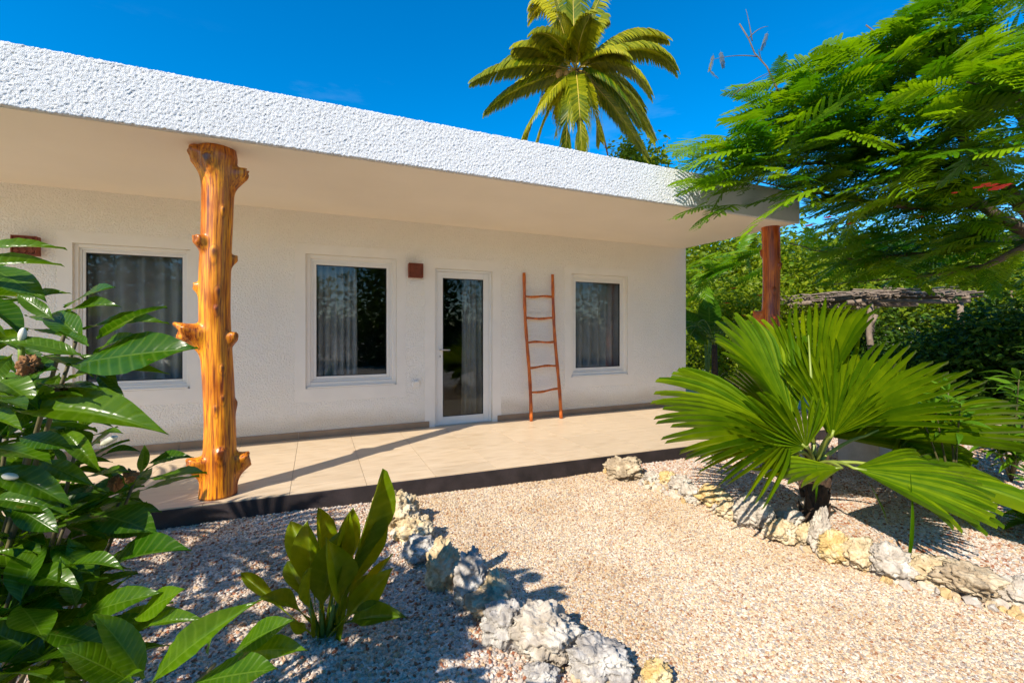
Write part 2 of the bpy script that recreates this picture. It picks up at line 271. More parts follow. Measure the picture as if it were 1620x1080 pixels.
M = dict(
    fascia=stucco('fascia_stucco', (0.80, 0.81, 0.83), 190, 0.9, 0.006),
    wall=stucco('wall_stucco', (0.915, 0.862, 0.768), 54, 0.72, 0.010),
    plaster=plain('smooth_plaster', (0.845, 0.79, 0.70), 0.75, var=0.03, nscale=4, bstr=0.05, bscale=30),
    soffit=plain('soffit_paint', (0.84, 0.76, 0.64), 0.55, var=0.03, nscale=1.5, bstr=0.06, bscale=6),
    alu=plain('white_aluminium', (0.80, 0.765, 0.70), 0.35, var=0.02), gasket=plain('rubber_gasket', (0.03, 0.03, 0.03), 0.6),
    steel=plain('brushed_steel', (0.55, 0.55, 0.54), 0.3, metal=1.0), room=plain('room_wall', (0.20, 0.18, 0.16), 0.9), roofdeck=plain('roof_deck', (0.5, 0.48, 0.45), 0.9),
    curtain=plain('curtain_cloth', (0.44, 0.42, 0.40), 0.9, var=0.1), glass=glassmat(), tile=tilemat(),
    skirt=plain('skirting_tile', (0.32, 0.21, 0.13), 0.45, var=0.15, nscale=5), grout=plain('grout', (0.30, 0.25, 0.2), 0.9),
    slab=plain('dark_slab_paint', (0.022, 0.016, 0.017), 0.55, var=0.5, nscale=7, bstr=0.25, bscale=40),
    clay=claymat(), ground=groundmat(), wood=woodmat('varnished_trunk', (0.20, 0.036, 0.001), (0.66, 0.195, 0.001), (0.88, 0.345, 0.002), 0.42, 0.26),
    redwood=woodmat('red_varnished_trunk', (0.20, 0.030, 0.001), (0.46, 0.085, 0.003), (0.62, 0.17, 0.004), 0.45, 0.2),
    ladder=woodmat('ladder_wood', (0.30, 0.05, 0.005), (0.56, 0.12, 0.008), (0.66, 0.18, 0.014), 0.5, 0.12, 2.0, attr=False),
    bark=plain('grey_bark', (0.13, 0.095, 0.065), 0.9, var=0.35, nscale=14, bstr=0.6, bscale=40), fibre=plain('palm_fibre', (0.055, 0.03, 0.016), 0.95, var=0.5, nscale=25, bstr=0.9, bscale=60),
    twig=plain('green_brown_twig', (0.10, 0.085, 0.03), 0.7, var=0.3, nscale=20), stem=plain('green_stem', (0.16, 0.24, 0.035), 0.5, var=0.2, nscale=15),
    petiole=plain('pale_petiole', (0.22, 0.27, 0.04), 0.45, var=0.2, nscale=8), stick=plain('weathered_stick', (0.20, 0.15, 0.11), 0.9, var=0.35, nscale=12, bstr=0.4),
    concrete=plain('concrete', (0.42, 0.41, 0.39), 0.9, var=0.12, nscale=10, bstr=0.4, bscale=70), whitewash=plain('whitewash', (0.62, 0.62, 0.60), 0.85, var=0.1),
    bud=plain('white_petal', (0.62, 0.60, 0.48), 0.6, var=0.15, nscale=30), dry=plain('dry_flower', (0.22, 0.10, 0.03), 0.85, var=0.5, nscale=60, bstr=0.5), midrib=plain('yellow_midrib', (0.42, 0.30, 0.04), 0.5, var=0.2), wither=plain('withered_leaf', (0.15, 0.12, 0.025), 0.8, var=0.3), red=plain('red_petal', (0.62, 0.02, 0.012), 0.6, var=0.2), coconut=plain('coconut_husk', (0.30, 0.16, 0.03), 0.7, var=0.3),
    shrub=leafmat('shrub_leaf', (0.026, 0.090, 0.002), (0.085, 0.18, 0.003), 0.38, 0.25, True),
    spoon=leafmat('spoon_leaf', (0.08, 0.16, 0.003), (0.20, 0.28, 0.004), 0.45, 0.30, True, tcol=(2.2, 1.5, 0.3)),
    fan=leafmat('fan_leaf', (0.065, 0.165, 0.003), (0.23, 0.34, 0.004), 0.45, 0.34, attr='rnd', tips=(1.01, 1.10, (0.42, 0.24, 0.05)), tcol=(1.9, 1.55, 0.25)),
    coco=leafmat('coconut_leaflet', (0.022, 0.085, 0.003), (0.46, 0.42, 0.008), 0.30, 0.33, attr='rnd', tcol=(1.6, 1.4, 0.3)),
    cocodry=leafmat('dry_coconut_leaflet', (0.16, 0.07, 0.02), (0.22, 0.10, 0.03), 0.2, 0.7, attr='rnd', tcol=(1.4, 1.0, 0.5)),
    feather=leafmat('feather_leaflet', (0.035, 0.15, 0.003), (0.19, 0.34, 0.004), 0.42, 0.42, tcol=(1.8, 1.6, 0.35)),
    hedge=leafmat('dark_hedge_leaf', (0.020, 0.070, 0.004), (0.07, 0.14, 0.006), 0.30, 0.45, attr='rnd'),
    lime=leafmat('lime_leaf', (0.08, 0.17, 0.004), (0.27, 0.32, 0.008), 0.42, 0.45, attr='rnd'),
    olean=leafmat('oleander_leaf', (0.05, 0.15, 0.006), (0.11, 0.24, 0.008), 0.36, 0.38, True),
    peb_bed=pebblemat('bed_pebble', [(0, (0.64, 0.56, 0.49)), (0.26, (0.56, 0.44, 0.36)), (0.46, (0.70, 0.64, 0.58)), (0.62, (0.44, 0.26, 0.17)), (0.72, (0.40, 0.37, 0.35)), (0.82, (0.60, 0.42, 0.26)), (0.92, (0.33, 0.13, 0.07))], 0.86),
    peb_path=pebblemat('path_pebble', [(0, (0.66, 0.54, 0.38)), (0.3, (0.55, 0.42, 0.28)), (0.5, (0.70, 0.62, 0.50)), (0.70, (0.44, 0.28, 0.17)), (0.80, (0.36, 0.31, 0.27)), (0.90, (0.62, 0.44, 0.25)), (0.96, (0.31, 0.15, 0.08))], 0.92),
    rock_chip=pebblemat('coral_chip', [(0, (0.58, 0.52, 0.43)), (0.35, (0.52, 0.42, 0.28)), (0.6, (0.45, 0.42, 0.38)), (0.8, (0.54, 0.40, 0.20))]),
    rock_white=rockmat('white_coral_rock', (0.57, 0.52, 0.44), (0.42, 0.36, 0.29)), rock_cream=rockmat('cream_coral_rock', (0.64, 0.54, 0.38), (0.50, 0.38, 0.22)),
    rock_yellow=rockmat('yellow_coral_rock', (0.63, 0.52, 0.32), (0.54, 0.37, 0.15)), rock_grey=rockmat('grey_coral_rock', (0.55, 0.52, 0.47), (0.34, 0.31, 0.28)), rock_brown=rockmat('brown_coral_rock', (0.54, 0.44, 0.30), (0.34, 0.26, 0.17)),
)

# ================================================================ THE SETTING: ground and porch
def row_x(row, y):
    ys = [p[1] for p in row]; xs = [p[0] for p in row]
    return float(np.interp(y, ys[::-1], xs[::-1]))
ROWL = [(0.52, 4.2), (0.58, 3.7), (0.63, 3.2), (0.80, 2.7), (0.90, 2.35), (1.0, 1.9), (1.12, 1.6), (1.35, 1.0), (1.6, 0.3)]
ROWR = [(2.85, 4.0), (2.94, 3.74), (2.98, 3.3), (3.1, 2.75), (3.16, 2.3), (3.18, 1.95), (3.22, 1.7), (3.26, 1.45), (3.37, 1.25), (3.45, 1.0), (3.7, 0.4), (4.0, -0.4)]
def ground_z(x, y):
    """-0.16 on average, beds a little higher and less even than the path."""
    n = mnoise.noise(Vector((x*0.9, y*0.9, 0.3)))*0.024 + mnoise.noise(Vector((x*3.1, y*3.1, 5.3)))*0.009
    bed = 0.0
    if y < 4.6 and -6 < x < 8:
        l = row_x(ROWL, max(0.3, y)) - x; r = x - row_x(ROWR, max(-0.4, y))
        bed = 0.018*min(1, max(0, l/0.25)) + 0.018*min(1, max(0, r/0.25))
    return -0.168 + n + bed
def spaced(lo, hi, step, far):
    mid = list(np.arange(lo, hi+1e-6, step)); out = []
    a = hi
    while a < far: a = a + max(step, (a-hi)*0.6+step); out.append(min(a, far))
    b = lo; low = []
    while b > -far: b = b - max(step, (lo-b)*0.6+step); low.append(max(b, -far))
    return low[::-1] + mid + out
gx, gy = spaced(-4, 9, 0.1, 400), spaced(-1, 6, 0.1, 400)
GV = [(x, y, ground_z(x, y) if abs(x) < 40 and abs(y) < 40 else -0.168) for y in gy for x in gx]
nx = len(gx); GF = [(j*nx+i, j*nx+i+1, (j+1)*nx+i+1, (j+1)*nx+i) for j in range(len(gy)-1) for i in range(nx-1)]
ground = tag(link('ground', mesh('ground', GV, GF, True), M['ground']), kind='structure')

def pebble_nodes(name, mat, variants, lo, hi, flat):
    ng = bpy.data.node_groups.new(name, 'GeometryNodeTree')
    ng.interface.new_socket('Geometry', in_out='INPUT', socket_type='NodeSocketGeometry'); ng.interface.new_socket('Geometry', in_out='OUTPUT', socket_type='NodeSocketGeometry')
    gi = ng.nodes.new('NodeGroupInput'); go = ng.nodes.new('NodeGroupOutput'); Lk = ng.links.new
    jn = ng.nodes.new('GeometryNodeJoinGeometry')
    for v in range(variants):
        ico = ng.nodes.new('GeometryNodeMeshIcoSphere'); ico.inputs['Radius'].default_value = 1.0; ico.inputs['Subdivisions'].default_value = 2
        pos = ng.nodes.new('GeometryNodeInputPosition'); nz = ng.nodes.new('ShaderNodeTexNoise'); nz.noise_dimensions = '4D'
        nz.inputs['W'].default_value = 3.7*v+0.5; nz.inputs['Scale'].default_value = 0.95; nz.inputs['Detail'].default_value = 2.0; Lk(pos.outputs[0], nz.inputs['Vector'])
        vm = ng.nodes.new('ShaderNodeVectorMath'); vm.operation = 'SUBTRACT'; Lk(nz.outputs['Color'], vm.inputs[0]); vm.inputs[1].default_value = (0.5, 0.5, 0.5)
        vs = ng.nodes.new('ShaderNodeVectorMath'); vs.operation = 'SCALE'; Lk(vm.outputs[0], vs.inputs[0]); vs.inputs['Scale'].default_value = 2.3
        sp = ng.nodes.new('GeometryNodeSetPosition'); Lk(ico.outputs['Mesh'], sp.inputs['Geometry']); Lk(vs.outputs[0], sp.inputs['Offset'])
        tf = ng.nodes.new('GeometryNodeTransform'); Lk(sp.outputs[0], tf.inputs['Geometry']); tf.inputs['Scale'].default_value = (1.0, 0.72, flat)
        sm = ng.nodes.new('GeometryNodeSetMaterial'); sm.inputs['Material'].default_value = mat; Lk(tf.outputs[0], sm.inputs['Geometry'])
        gt = ng.nodes.new('GeometryNodeGeometryToInstance'); Lk(sm.outputs[0], gt.inputs[0]); Lk(gt.outputs[0], jn.inputs[0])
    ip = ng.nodes.new('GeometryNodeInstanceOnPoints'); Lk(gi.outputs[0], ip.inputs['Points']); Lk(jn.outputs[0], ip.inputs['Instance']); ip.inputs['Pick Instance'].default_value = True
    ri = ng.nodes.new('FunctionNodeRandomValue'); ri.data_type = 'INT'; ri.inputs[4].default_value = 0; ri.inputs[5].default_value = variants-1; ri.inputs['Seed'].default_value = 1; Lk(ri.outputs[2], ip.inputs['Instance Index'])
    rr = ng.nodes.new('FunctionNodeRandomValue'); rr.data_type = 'FLOAT_VECTOR'; rr.inputs[0].default_value = (-0.6, -0.6, 0); rr.inputs[1].default_value = (0.6, 0.6, 6.283); Lk(rr.outputs[0], ip.inputs['Rotation'])
    rs = ng.nodes.new('FunctionNodeRandomValue'); rs.data_type = 'FLOAT'; rs.inputs[2].default_value = lo; rs.inputs[3].default_value = hi; rs.inputs['Seed'].default_value = 3; Lk(rs.outputs[1], ip.inputs['Scale'])
    Lk(ip.outputs[0], go.inputs[0]); return ng
def slab_y(x): return 4.043-0.0423*x
def scatter(name, inside, x0, x1, y0, y1, step, lo, hi, mat, label, zofs=0.0, layers=1, flat=0.62):
    P = []
    for l in range(layers):
        X, Y = np.meshgrid(np.arange(x0, x1, step), np.arange(y0, y1, step)); X = X+(rng.random(X.shape)-0.5)*step*1.3; Y = Y+(rng.random(Y.shape)-0.5)*step*1.3
        for x, y in zip(X.ravel(), Y.ravel()):
            d = x*FWD.x+y*FWD.y; u = (x*RGT.x+y*RGT.y)
            if d < 0.9 or abs(u) > d*1.22+0.15 or y > slab_y(x)+0.02 and x < 6.2: continue
            if not inside(x, y): continue
            P.append((x, y, ground_z(x, y)+zofs+(rng.random()-0.35)*lo*1.2))
    o = link(name, mesh(name, P, [])); md = o.modifiers.new('stones', 'NODES'); md.node_group = pebble_nodes(name, mat, 5, lo, hi, flat)
    return tag(o, label, 'stone chips' if name == 'stone_chips' else 'gravel', kind='stuff')
inL = lambda x, y: x < row_x(ROWL, max(0.3, y))+0.03
inR = lambda x, y: x > row_x(ROWR, max(-0.4, y))-0.03
scatter('gravel', inL, -2.4, 1.7, 0.9, 4.3, 0.0165, 0.0065, 0.0125, M['peb_bed'], 'coarse pinkish white gravel in the shaded left bed')
scatter('gravel', lambda x, y: not inL(x, y) and not inR(x, y) and y < 3.0, 0.5, 4.2, 0.3, 3.0, 0.0118, 0.0045, 0.0088, M['peb_path'], 'fine sunlit beige gravel of the path between the stone rows')
scatter('gravel', lambda x, y: not inL(x, y) and not inR(x, y) and y >= 3.0, 0.5, 3.4, 3.0, 4.1, 0.0135, 0.0052, 0.0095, M['peb_path'], 'fine beige gravel where the path meets the porch')
scatter('gravel', inR, 2.8, 6.5, 0.2, 4.2, 0.0175, 0.007, 0.0125, M['peb_bed'], 'coarse gravel under the fan palm in the right bed')
def chips(row, name, label):
    scatter(name, lambda x, y: abs(x-row_x(row, max(.3, y))) < .085+.05*random.random(), .3, 4.2, .5, 4.05, .05, .016, .042, M['rock_chip'], label, zofs=.008, flat=.8)
chips(ROWL, 'stone_chips', 'small broken coral chips packed between the left edging stones'); chips(ROWR, 'stone_chips', 'small broken coral chips packed between the right edging stones')
scatter('gravel', lambda x, y: inR(x, y), 6.5, 9.5, 0.6, 5.5, 0.03, 0.011, 0.02, M['peb_bed'], 'coarse gravel far along the right bed')

# porch: slab, grout bed, tiles
porch = tag(empty('porch', (0, 5.0, -0.3)), kind='structure')
PX0, PX1 = -8.0, 6.35
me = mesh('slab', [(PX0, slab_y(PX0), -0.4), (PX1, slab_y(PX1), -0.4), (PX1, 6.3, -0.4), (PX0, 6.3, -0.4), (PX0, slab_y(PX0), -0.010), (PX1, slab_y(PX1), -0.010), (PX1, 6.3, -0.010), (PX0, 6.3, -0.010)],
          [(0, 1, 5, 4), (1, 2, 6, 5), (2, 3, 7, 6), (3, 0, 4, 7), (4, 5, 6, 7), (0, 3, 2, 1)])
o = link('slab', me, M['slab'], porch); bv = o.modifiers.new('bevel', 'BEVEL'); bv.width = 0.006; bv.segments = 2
ty = [6.04-0.6*k for k in range(5)]
x = PX0
tile_cache = {}
while x < PX1-0.05:
    x1 = min(x+0.6, PX1)
    for k in range(4):
        b = ty[k]-0.0012; a0 = max(ty[k+1]+0.0012, slab_y(x)+0.004); a1 = max(ty[k+1]+0.0012, slab_y(x1)+0.004)
        if a0 > b-0.03: continue
        xa, xb = x+0.0018, x1-0.0018; cx, cy = (xa+xb)/2, (a0+b)/2
        key = (round(xb-xa, 4), round(a0-cy, 3), round(a1-cy, 3), k == 3)
        if key not in tile_cache:
            top = [(xa-cx, a0-cy, 0), (xb-cx, a1-cy, 0), (xb-cx, b-cy, 0), (xa-cx, b-cy, 0)]
            tile_cache[key] = mesh('tile', [(p[0], p[1], -0.0095) for p in top]+top, [(0, 1, 5, 4), (1, 2, 6, 5), (2, 3, 7, 6), (3, 0, 4, 7), (4, 5, 6, 7)])
        t = link('tile', tile_cache[key], M['tile']); t.parent = porch; t.matrix_parent_inverse = wmat(porch).inverted(); t.location = (cx, cy, 0.0)
    x = x1

# ================================================================ THE HOUSE
WY = 6.04; XR = 6.08
house = empty('bungalow', (0, WY, 0), 'long low white stucco bungalow with flat roof and deep porch overhang', 'house')
OPEN = dict(left=(-2.31, -1.30, 0.68, 2.24), mid=(-0.12, 0.98, 0.61, 2.28), door=(1.50, 2.35, 0.0, 2.19), right=(3.69, 4.79, 0.59, 2.23))
xs = sorted({-8.0, XR} | {v for o in OPEN.values() for v in o[:2]}); zs = sorted({-0.05, 2.81} | {v for o in OPEN.values() for v in o[2:]})
wm = MB()
for i in range(len(xs)-1):
    for j in range(len(zs)-1):
        cx, cz = (xs[i]+xs[i+1])/2, (zs[j]+zs[j+1])/2
        if any(o[0] < cx < o[1] and o[2] < cz < o[3] for o in OPEN.values()): continue
        n = len(wm.V); wm.V += [(xs[i], WY, zs[j]), (xs[i+1], WY, zs[j]), (xs[i+1], WY, zs[j+1]), (xs[i], WY, zs[j+1])]; wm.F.append((n, n+1, n+2, n+3))
for o in OPEN.values():                                             # reveals through the thickness of the wall
    for (a, b, c, d) in ((o[0], o[0], o[2], o[3]), (o[1], o[1], o[2], o[3])):
        n = len(wm.V); wm.V += [(a, WY, c), (a, WY+0.25, c), (a, WY+0.25, d), (a, WY, d)]; wm.F.append((n, n+1, n+2, n+3))
    for z in (o[2], o[3]):
        n = len(wm.V); wm.V += [(o[0], WY, z), (o[1], WY, z), (o[1], WY+0.25, z), (o[0], WY+0.25, z)]; wm.F.append((n, n+1, n+2, n+3))
n = len(wm.V); wm.V += [(XR, WY, -0.3), (XR, 12.5, -0.3), (XR, 12.5, 2.81), (XR, WY, 2.81), (-8, WY, -0.3), (-8, 12.5, -0.3), (-8, 12.5, 2.81), (-8, WY, 2.81)]
wm.F += [(n, n+1, n+2, n+3), (n+4, n+7, n+6, n+5), (n+1, n+5, n+6, n+2)]
wm.obj('wall', M['wall'], house)
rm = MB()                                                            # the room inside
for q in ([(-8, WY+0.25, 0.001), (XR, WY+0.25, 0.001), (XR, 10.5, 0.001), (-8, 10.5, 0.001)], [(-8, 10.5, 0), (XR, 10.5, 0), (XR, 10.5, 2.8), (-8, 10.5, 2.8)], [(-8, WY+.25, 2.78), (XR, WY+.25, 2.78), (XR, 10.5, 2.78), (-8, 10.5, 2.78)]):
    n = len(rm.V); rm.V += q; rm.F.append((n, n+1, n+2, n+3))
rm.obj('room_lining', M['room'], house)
# roof: slab, soffit, rough fascia
RX0, RX1, FY, FZ0, FZ1 = -8.0, 6.07, 3.98, 2.80, 3.222
MB().box(RX0, RX1-0.03, FY+0.03, 12.6, 2.812, 3.19).obj('roof', M['roofdeck'], house)
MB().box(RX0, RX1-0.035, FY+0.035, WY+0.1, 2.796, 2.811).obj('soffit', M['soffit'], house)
def fascia(p0, p1, inward, step, name):
    p0, p1 = Vector(p0), Vector(p1); d = (p1-p0); ln = d.length; d.normalize(); inn = Vector(inward)
    nu = int(ln/step)+1
    prof = [(0.05, FZ0+0.004), (0.03, FZ0), (0.012, FZ0), (0.0, FZ0+0.006)]
    k = int((FZ1-FZ0)/step); prof += [(0.0, FZ0+0.006+(FZ1-FZ0-0.012)*i/k) for i in range(1, k+1)] + [(0.012, FZ1), (0.03, FZ1+0.002), (0.3, FZ1-0.02)]
    npf = len(prof); h = rng.random((nu+8, npf+8))
    k1 = (h[:-1]+h[1:])/2; k1 = (k1[:, :-1]+k1[:, 1:])/2; 
    k1 = (k1-k1.mean())/k1.std(); V = []
    for i in range(nu):
        for j, (a, z) in enumerate(prof):
            edge = 1.0 if 1 < j < npf-2 else 0.25
            dsp = max(-2.2, min(1.0, k1[i, j]))*0.0019*edge
            p = p0 + d*(ln*i/(nu-1)) + inn*(a-dsp); V.append((p.x, p.y, z + (k1[i, (j+3) % npf]*0.0028 if edge == 1 else 0)))
    F = [(i*npf+j, (i+1)*npf+j, (i+1)*npf+j+1, i*npf+j+1) for i in range(nu-1) for j in range(npf-1)]
    return link(name, mesh(name, V, F, True), M['fascia'], house)
fascia((-3.4, FY, 0), (RX1, FY, 0), (0, 1, 0), 0.0062, 'fascia')
fascia((RX1, FY, 0), (RX1, 7.4, 0), (-1, 0, 0), 0.012, 'fascia')
MB().box(RX0, -3.4, FY, FY+0.03, FZ0, FZ1).obj('fascia', M['fascia'], house)
# skirting tiles along the wall foot
x = -8.0
for a, b in ((-8.0, 1.36+0.06), (2.43, XR)):
    x = a
    while x < b-0.01:
        x1 = min(x+0.6, b); MB().box(x+0.001, x1-0.001, WY-0.012, WY-0.0005, 0.0005, 0.085).obj('skirting', M['skirt'], house); x = x1
def surround(o, w, parent, bottom=True):
    m = MB(); m.ring(o[0]-w, o[1]+w, o[2]-(w*1.35 if bottom else 0), o[3]+w, w, WY-0.0015, WY+0.004, wb=w*1.35, bottom=bottom); return m.obj('surround', M['plaster'], parent)
def window(o, kf=1.0):
    x0, x1, z0, z1 = o; r1, r2, r3 = 0.055*kf, 0.032*kf, 0.042*kf
    w = MB().ring(x0+0.001, x1-0.001, z0+0.001, z1-0.001, r1, WY+0.028, WY+0.10, wb=r1+.02).obj('window', M['plaster'], house, bevel=0.004)
    surround(o, 0.12, w)
    a0, a1, b0, b1 = x0+r1+.001, x1-r1-.001, z0+r1+.021, z1-r1-.001
    MB().ring(a0, a1, b0, b1, r2, WY+0.050, WY+0.11).obj('frame', M['alu'], w, bevel=0.003)
    MB().ring(a0+r2+.001, a1-r2-.001, b0+r2+.001, b1-r2-.001, r3, WY+0.058, WY+0.10).obj('sash', M['alu'], w, bevel=0.003)
    g = r2+r3+.0015; MB().ring(a0+g, a1-g, b0+g, b1-g, 0.007, WY+0.066, WY+0.09).obj('gasket', M['gasket'], w)
    g += .0035; MB().box(a0+g, a1-g, WY+0.076, WY+0.082, b0+g, b1-g).obj('pane', M['glass'], w)
    MB().box(x0+0.02, x1-0.02, WY-0.004, WY+0.029, z0+0.002, z0+0.022).obj('sill', M['plaster'], w, bevel=0.005)
    for s in (0.22, 0.78):
        cx = x0+(x1-x0)*s; MB().box(cx-0.018, cx+0.018, WY+0.044, WY+0.0495, b0+0.008, b0+0.016).obj('drain_cap', M['alu'], w)
    return w
for k, kf in (('left', .64), ('mid', .92), ('right', .88)): window(OPEN[k], kf)
# glazed door
x0, x1, z0, z1 = OPEN['door']
door = MB().ring(x0+0.001, x1-0.001, 0.002, z1-0.001, 0.035, WY+0.03, WY+0.10, bottom=False).obj('door', M['alu'], house, bevel=0.003)
surround(OPEN['door'], 0.14, door, False)
MB().ring(x0+0.038, x1-0.038, 0.008, z1-0.038, 0.085, WY+0.042, WY+0.088, wb=0.11).obj('leaf_frame', M['alu'], door, bevel=0.004)
MB().ring(x0+0.1235, x1-0.1235, 0.1185, z1-0.1235, 0.008, WY+0.052, WY+0.08).obj('gasket', M['gasket'], door)
MB().box(x0+0.127, x1-0.127, WY+0.062, WY+0.068, 0.122, z1-0.127).obj('pane', M['glass'], door)
MB().box(x0+0.066, x0+0.096, WY+0.034, WY+0.0418, 0.93, 1.15).obj('handle_plate', M['alu'], door, bevel=0.003)
h = MB(); h.tube([(x0+0.081, WY+0.036, 1.06), (x0+0.081, WY-0.012, 1.06), (x0+0.095, WY-0.02, 1.06), (x0+0.21, WY-0.02, 1.058)], 0.010, 10); h.obj('handle', M['steel'], door, True)
MB().box(x0+0.077, x0+0.085, WY+0.031, WY+0.0345, 0.955, 0.985).obj('keyhole', M['gasket'], door)
MB().box(x0, x1, WY-0.002, WY+0.2, 0.0008, 0.0075).obj('threshold', M['steel'], door)
# curtains inside
def curtain(x0, x1, z0, z1, y, folds, label, amp=0.035):
    n = max(40, int((x1-x0)*110)); V = []; F = []
    for i in range(n+1):
        t = i/n; x = x0+(x1-x0)*t; w = math.sin(t*folds*2*math.pi+0.8*math.sin(t*9))*amp + math.sin(t*folds*4.7)*amp*0.3
        for j, z in enumerate((z0, (z0+z1)/2, z1)): V.append((x+0.012*math.sin(t*40+j), y+w*(1.15-0.3*j/2), z))
    for i in range(n):
        for j in range(2): a = i*3+j; F.append((a, a+3, a+4, a+1))
    o = link('curtain', mesh('curtain', V, F, True), M['curtain']); sd = o.modifiers.new('thickness', 'SOLIDIFY'); sd.thickness = 0.003
    return tag(o, label, 'curtain', 'curtains behind the glass')
curtain(-2.6, -1.05, 0.02, 2.6, WY+0.20, 9, 'grey curtain behind the window beside the leafy shrub')
curtain(-0.02, 0.50, 0.02, 2.6, WY+0.20, 6, 'bunched pale curtain behind the window left of the door')
curtain(1.95, 2.5, 0.02, 2.6, WY+0.22, 7, 'dark folded curtain hanging behind the glazed door')
curtain(3.55, 4.95, 0.02, 2.6, WY+0.20, 9, 'grey curtain behind the window right of the ladder')

# ---------------------------------------------------------------- things on the porch
def tree_post(name, x, y, top, r0, knots, mat, label, lean=(0, 0), prof=None, seed=0):
    """a peeled tree trunk as a roof post: one skin whose radius swells at every knot and cut branch."""
    base = Vector((x, y, 0)); view = -base.xy.normalized(); right = Vector((-view.y, view.x))
    nz, nt = 260, 96; V = []; kn = []; F = []
    for i in range(nz+1):
        z = top*i/nz; t = z/top
        r = float(np.interp(t, [p[0] for p in prof], [p[1] for p in prof]))*r0
        cx, cy = lean[0]*math.sin(t*5.0+seed)+0.012*math.sin(t*9), lean[1]*math.sin(t*4.0+seed)
        for k in range(nt):
            th = 2*math.pi*k/nt; c, s = math.cos(th), math.sin(th); dark = 0
            rr = r*(1+0.05*mnoise.noise(Vector((c*1.3, s*1.3, z*1.1+seed)))+0.02*mnoise.noise(Vector((c*5, s*5, z*3+seed))))
            ex = 0
            for (kz, kt, pr, wz, wt, cut) in knots:
                dz = (z-kz); da = (th-R(kt)+math.pi) % (2*math.pi)-math.pi
                wzz = wz*(1.9 if dz < 0 else 0.9)                       # branch stubs sweep up from below
                q = (dz/wzz)**2+(da*r/wt)**2
                if q < 6:
                    g = math.exp(-q*1.5); g2 = min(g*1.35, cut)/cut if pr > 0.025 else g
                    ex = max(ex, pr*g2*(1+0.25*mnoise.noise(Vector((c*9, s*9, z*20)))))
                    dark = max(dark, math.exp(-q*2.6)*(1.1 if pr < 0.04 else 0.85), 0.55*math.exp(-((math.sqrt(q)-1.15)/0.25)**2) if pr < 0.05 else 0)
            rr += ex
            p = view*c+right*s
            V.append((x+cx+p.x*rr, y+cy+p.y*rr, z + ex*0.35)); kn.append(min(1, dark + (0.8 if z < 0.02 else 0)))
    for i in range(nz):
        for k in range(nt): F.append((i*nt+k, i*nt+(k+1) % nt, (i+1)*nt+(k+1) % nt, (i+1)*nt+k))
    F.append(tuple(reversed(range(nt)))); F.append(tuple(nz*nt+k for k in range(nt)))
    V = [(a, b, min(c, top)) for a, b, c in V]
    o = link(name, mesh(name, V, F, True, attrs={'knot': kn}), mat); return tag(o, label, 'post', 'tree trunk posts holding the porch roof')
zz = lambda py: (785-py)/(785-218)*2.80
tree_post('trunk_post', -0.735, 4.255, 2.797, 0.113, [
    (zz(258), 72, 0.085, 0.055, 0.05, 0.7), (zz(243), -28, 0.03, 0.05, 0.05, 1), (zz(232), -85, 0.055, 0.06, 0.06, 0.6), (zz(372), -58, 0.055, 0.035, 0.035, 0.6), (zz(396), 88, 0.042, 0.03, 0.03, 0.7),
    (zz(388), -8, 0.008, 0.05, 0.03, 1), (zz(444), -88, 0.034, 0.03, 0.03, 0.7), (zz(452), 12, 0.008, 0.05, 0.025, 1), (zz(520), -92, 0.135, 0.06, 0.07, 0.55), (zz(526), 62, 0.055, 0.04, 0.035, 0.7),
    (zz(575), 18, 0.009, 0.03, 0.025, 1), (zz(624), 12, 0.008, 0.03, 0.022, 1), (zz(640), -14, 0.008, 0.035, 0.02, 1), (zz(636), 88, 0.016, 0.04, 0.03, 1), (zz(712), 2, 0.026, 0.045, 0.045, 1), (zz(730), -78, 0.095, 0.05, 0.05, 0.6), (zz(732), 80, 0.09, 0.06, 0.055, 0.65),
    (zz(320), 20, 0.012, 0.03, 0.02, 1), (zz(480), 5, 0.01, 0.03, 0.02, 1)], M['wood'],
    'yellow varnished tree trunk post with cut branch stubs beside the leafy shrub', (0.008, 0.006), [(0, 1.20), (0.05, 1.13), (0.1, 1.05), (0.2, 0.97), (0.5, 0.95), (0.75, 0.96), (0.88, 1.0), (0.94, 1.12), (0.975, 1.24), (1, 1.16)], 1.0)
tree_post('trunk_post', 5.90, 4.28, 2.797, 0.112, [(1.55, -95, 0.10, 0.05, 0.05, 0.6), (2.25, 60, 0.03, 0.04, 0.03, 1), (1.9, 20, 0.02, 0.04, 0.03, 1), (2.45, -95, 0.03, 0.04, 0.03, 0.8)], M['redwood'],
    'reddish brown trunk post at the far right roof corner', (0.02, 0.01), [(0, 1.15), (0.3, 1.12), (0.55, 1.02), (0.7, 0.95), (1, 1.05)], 4.0)
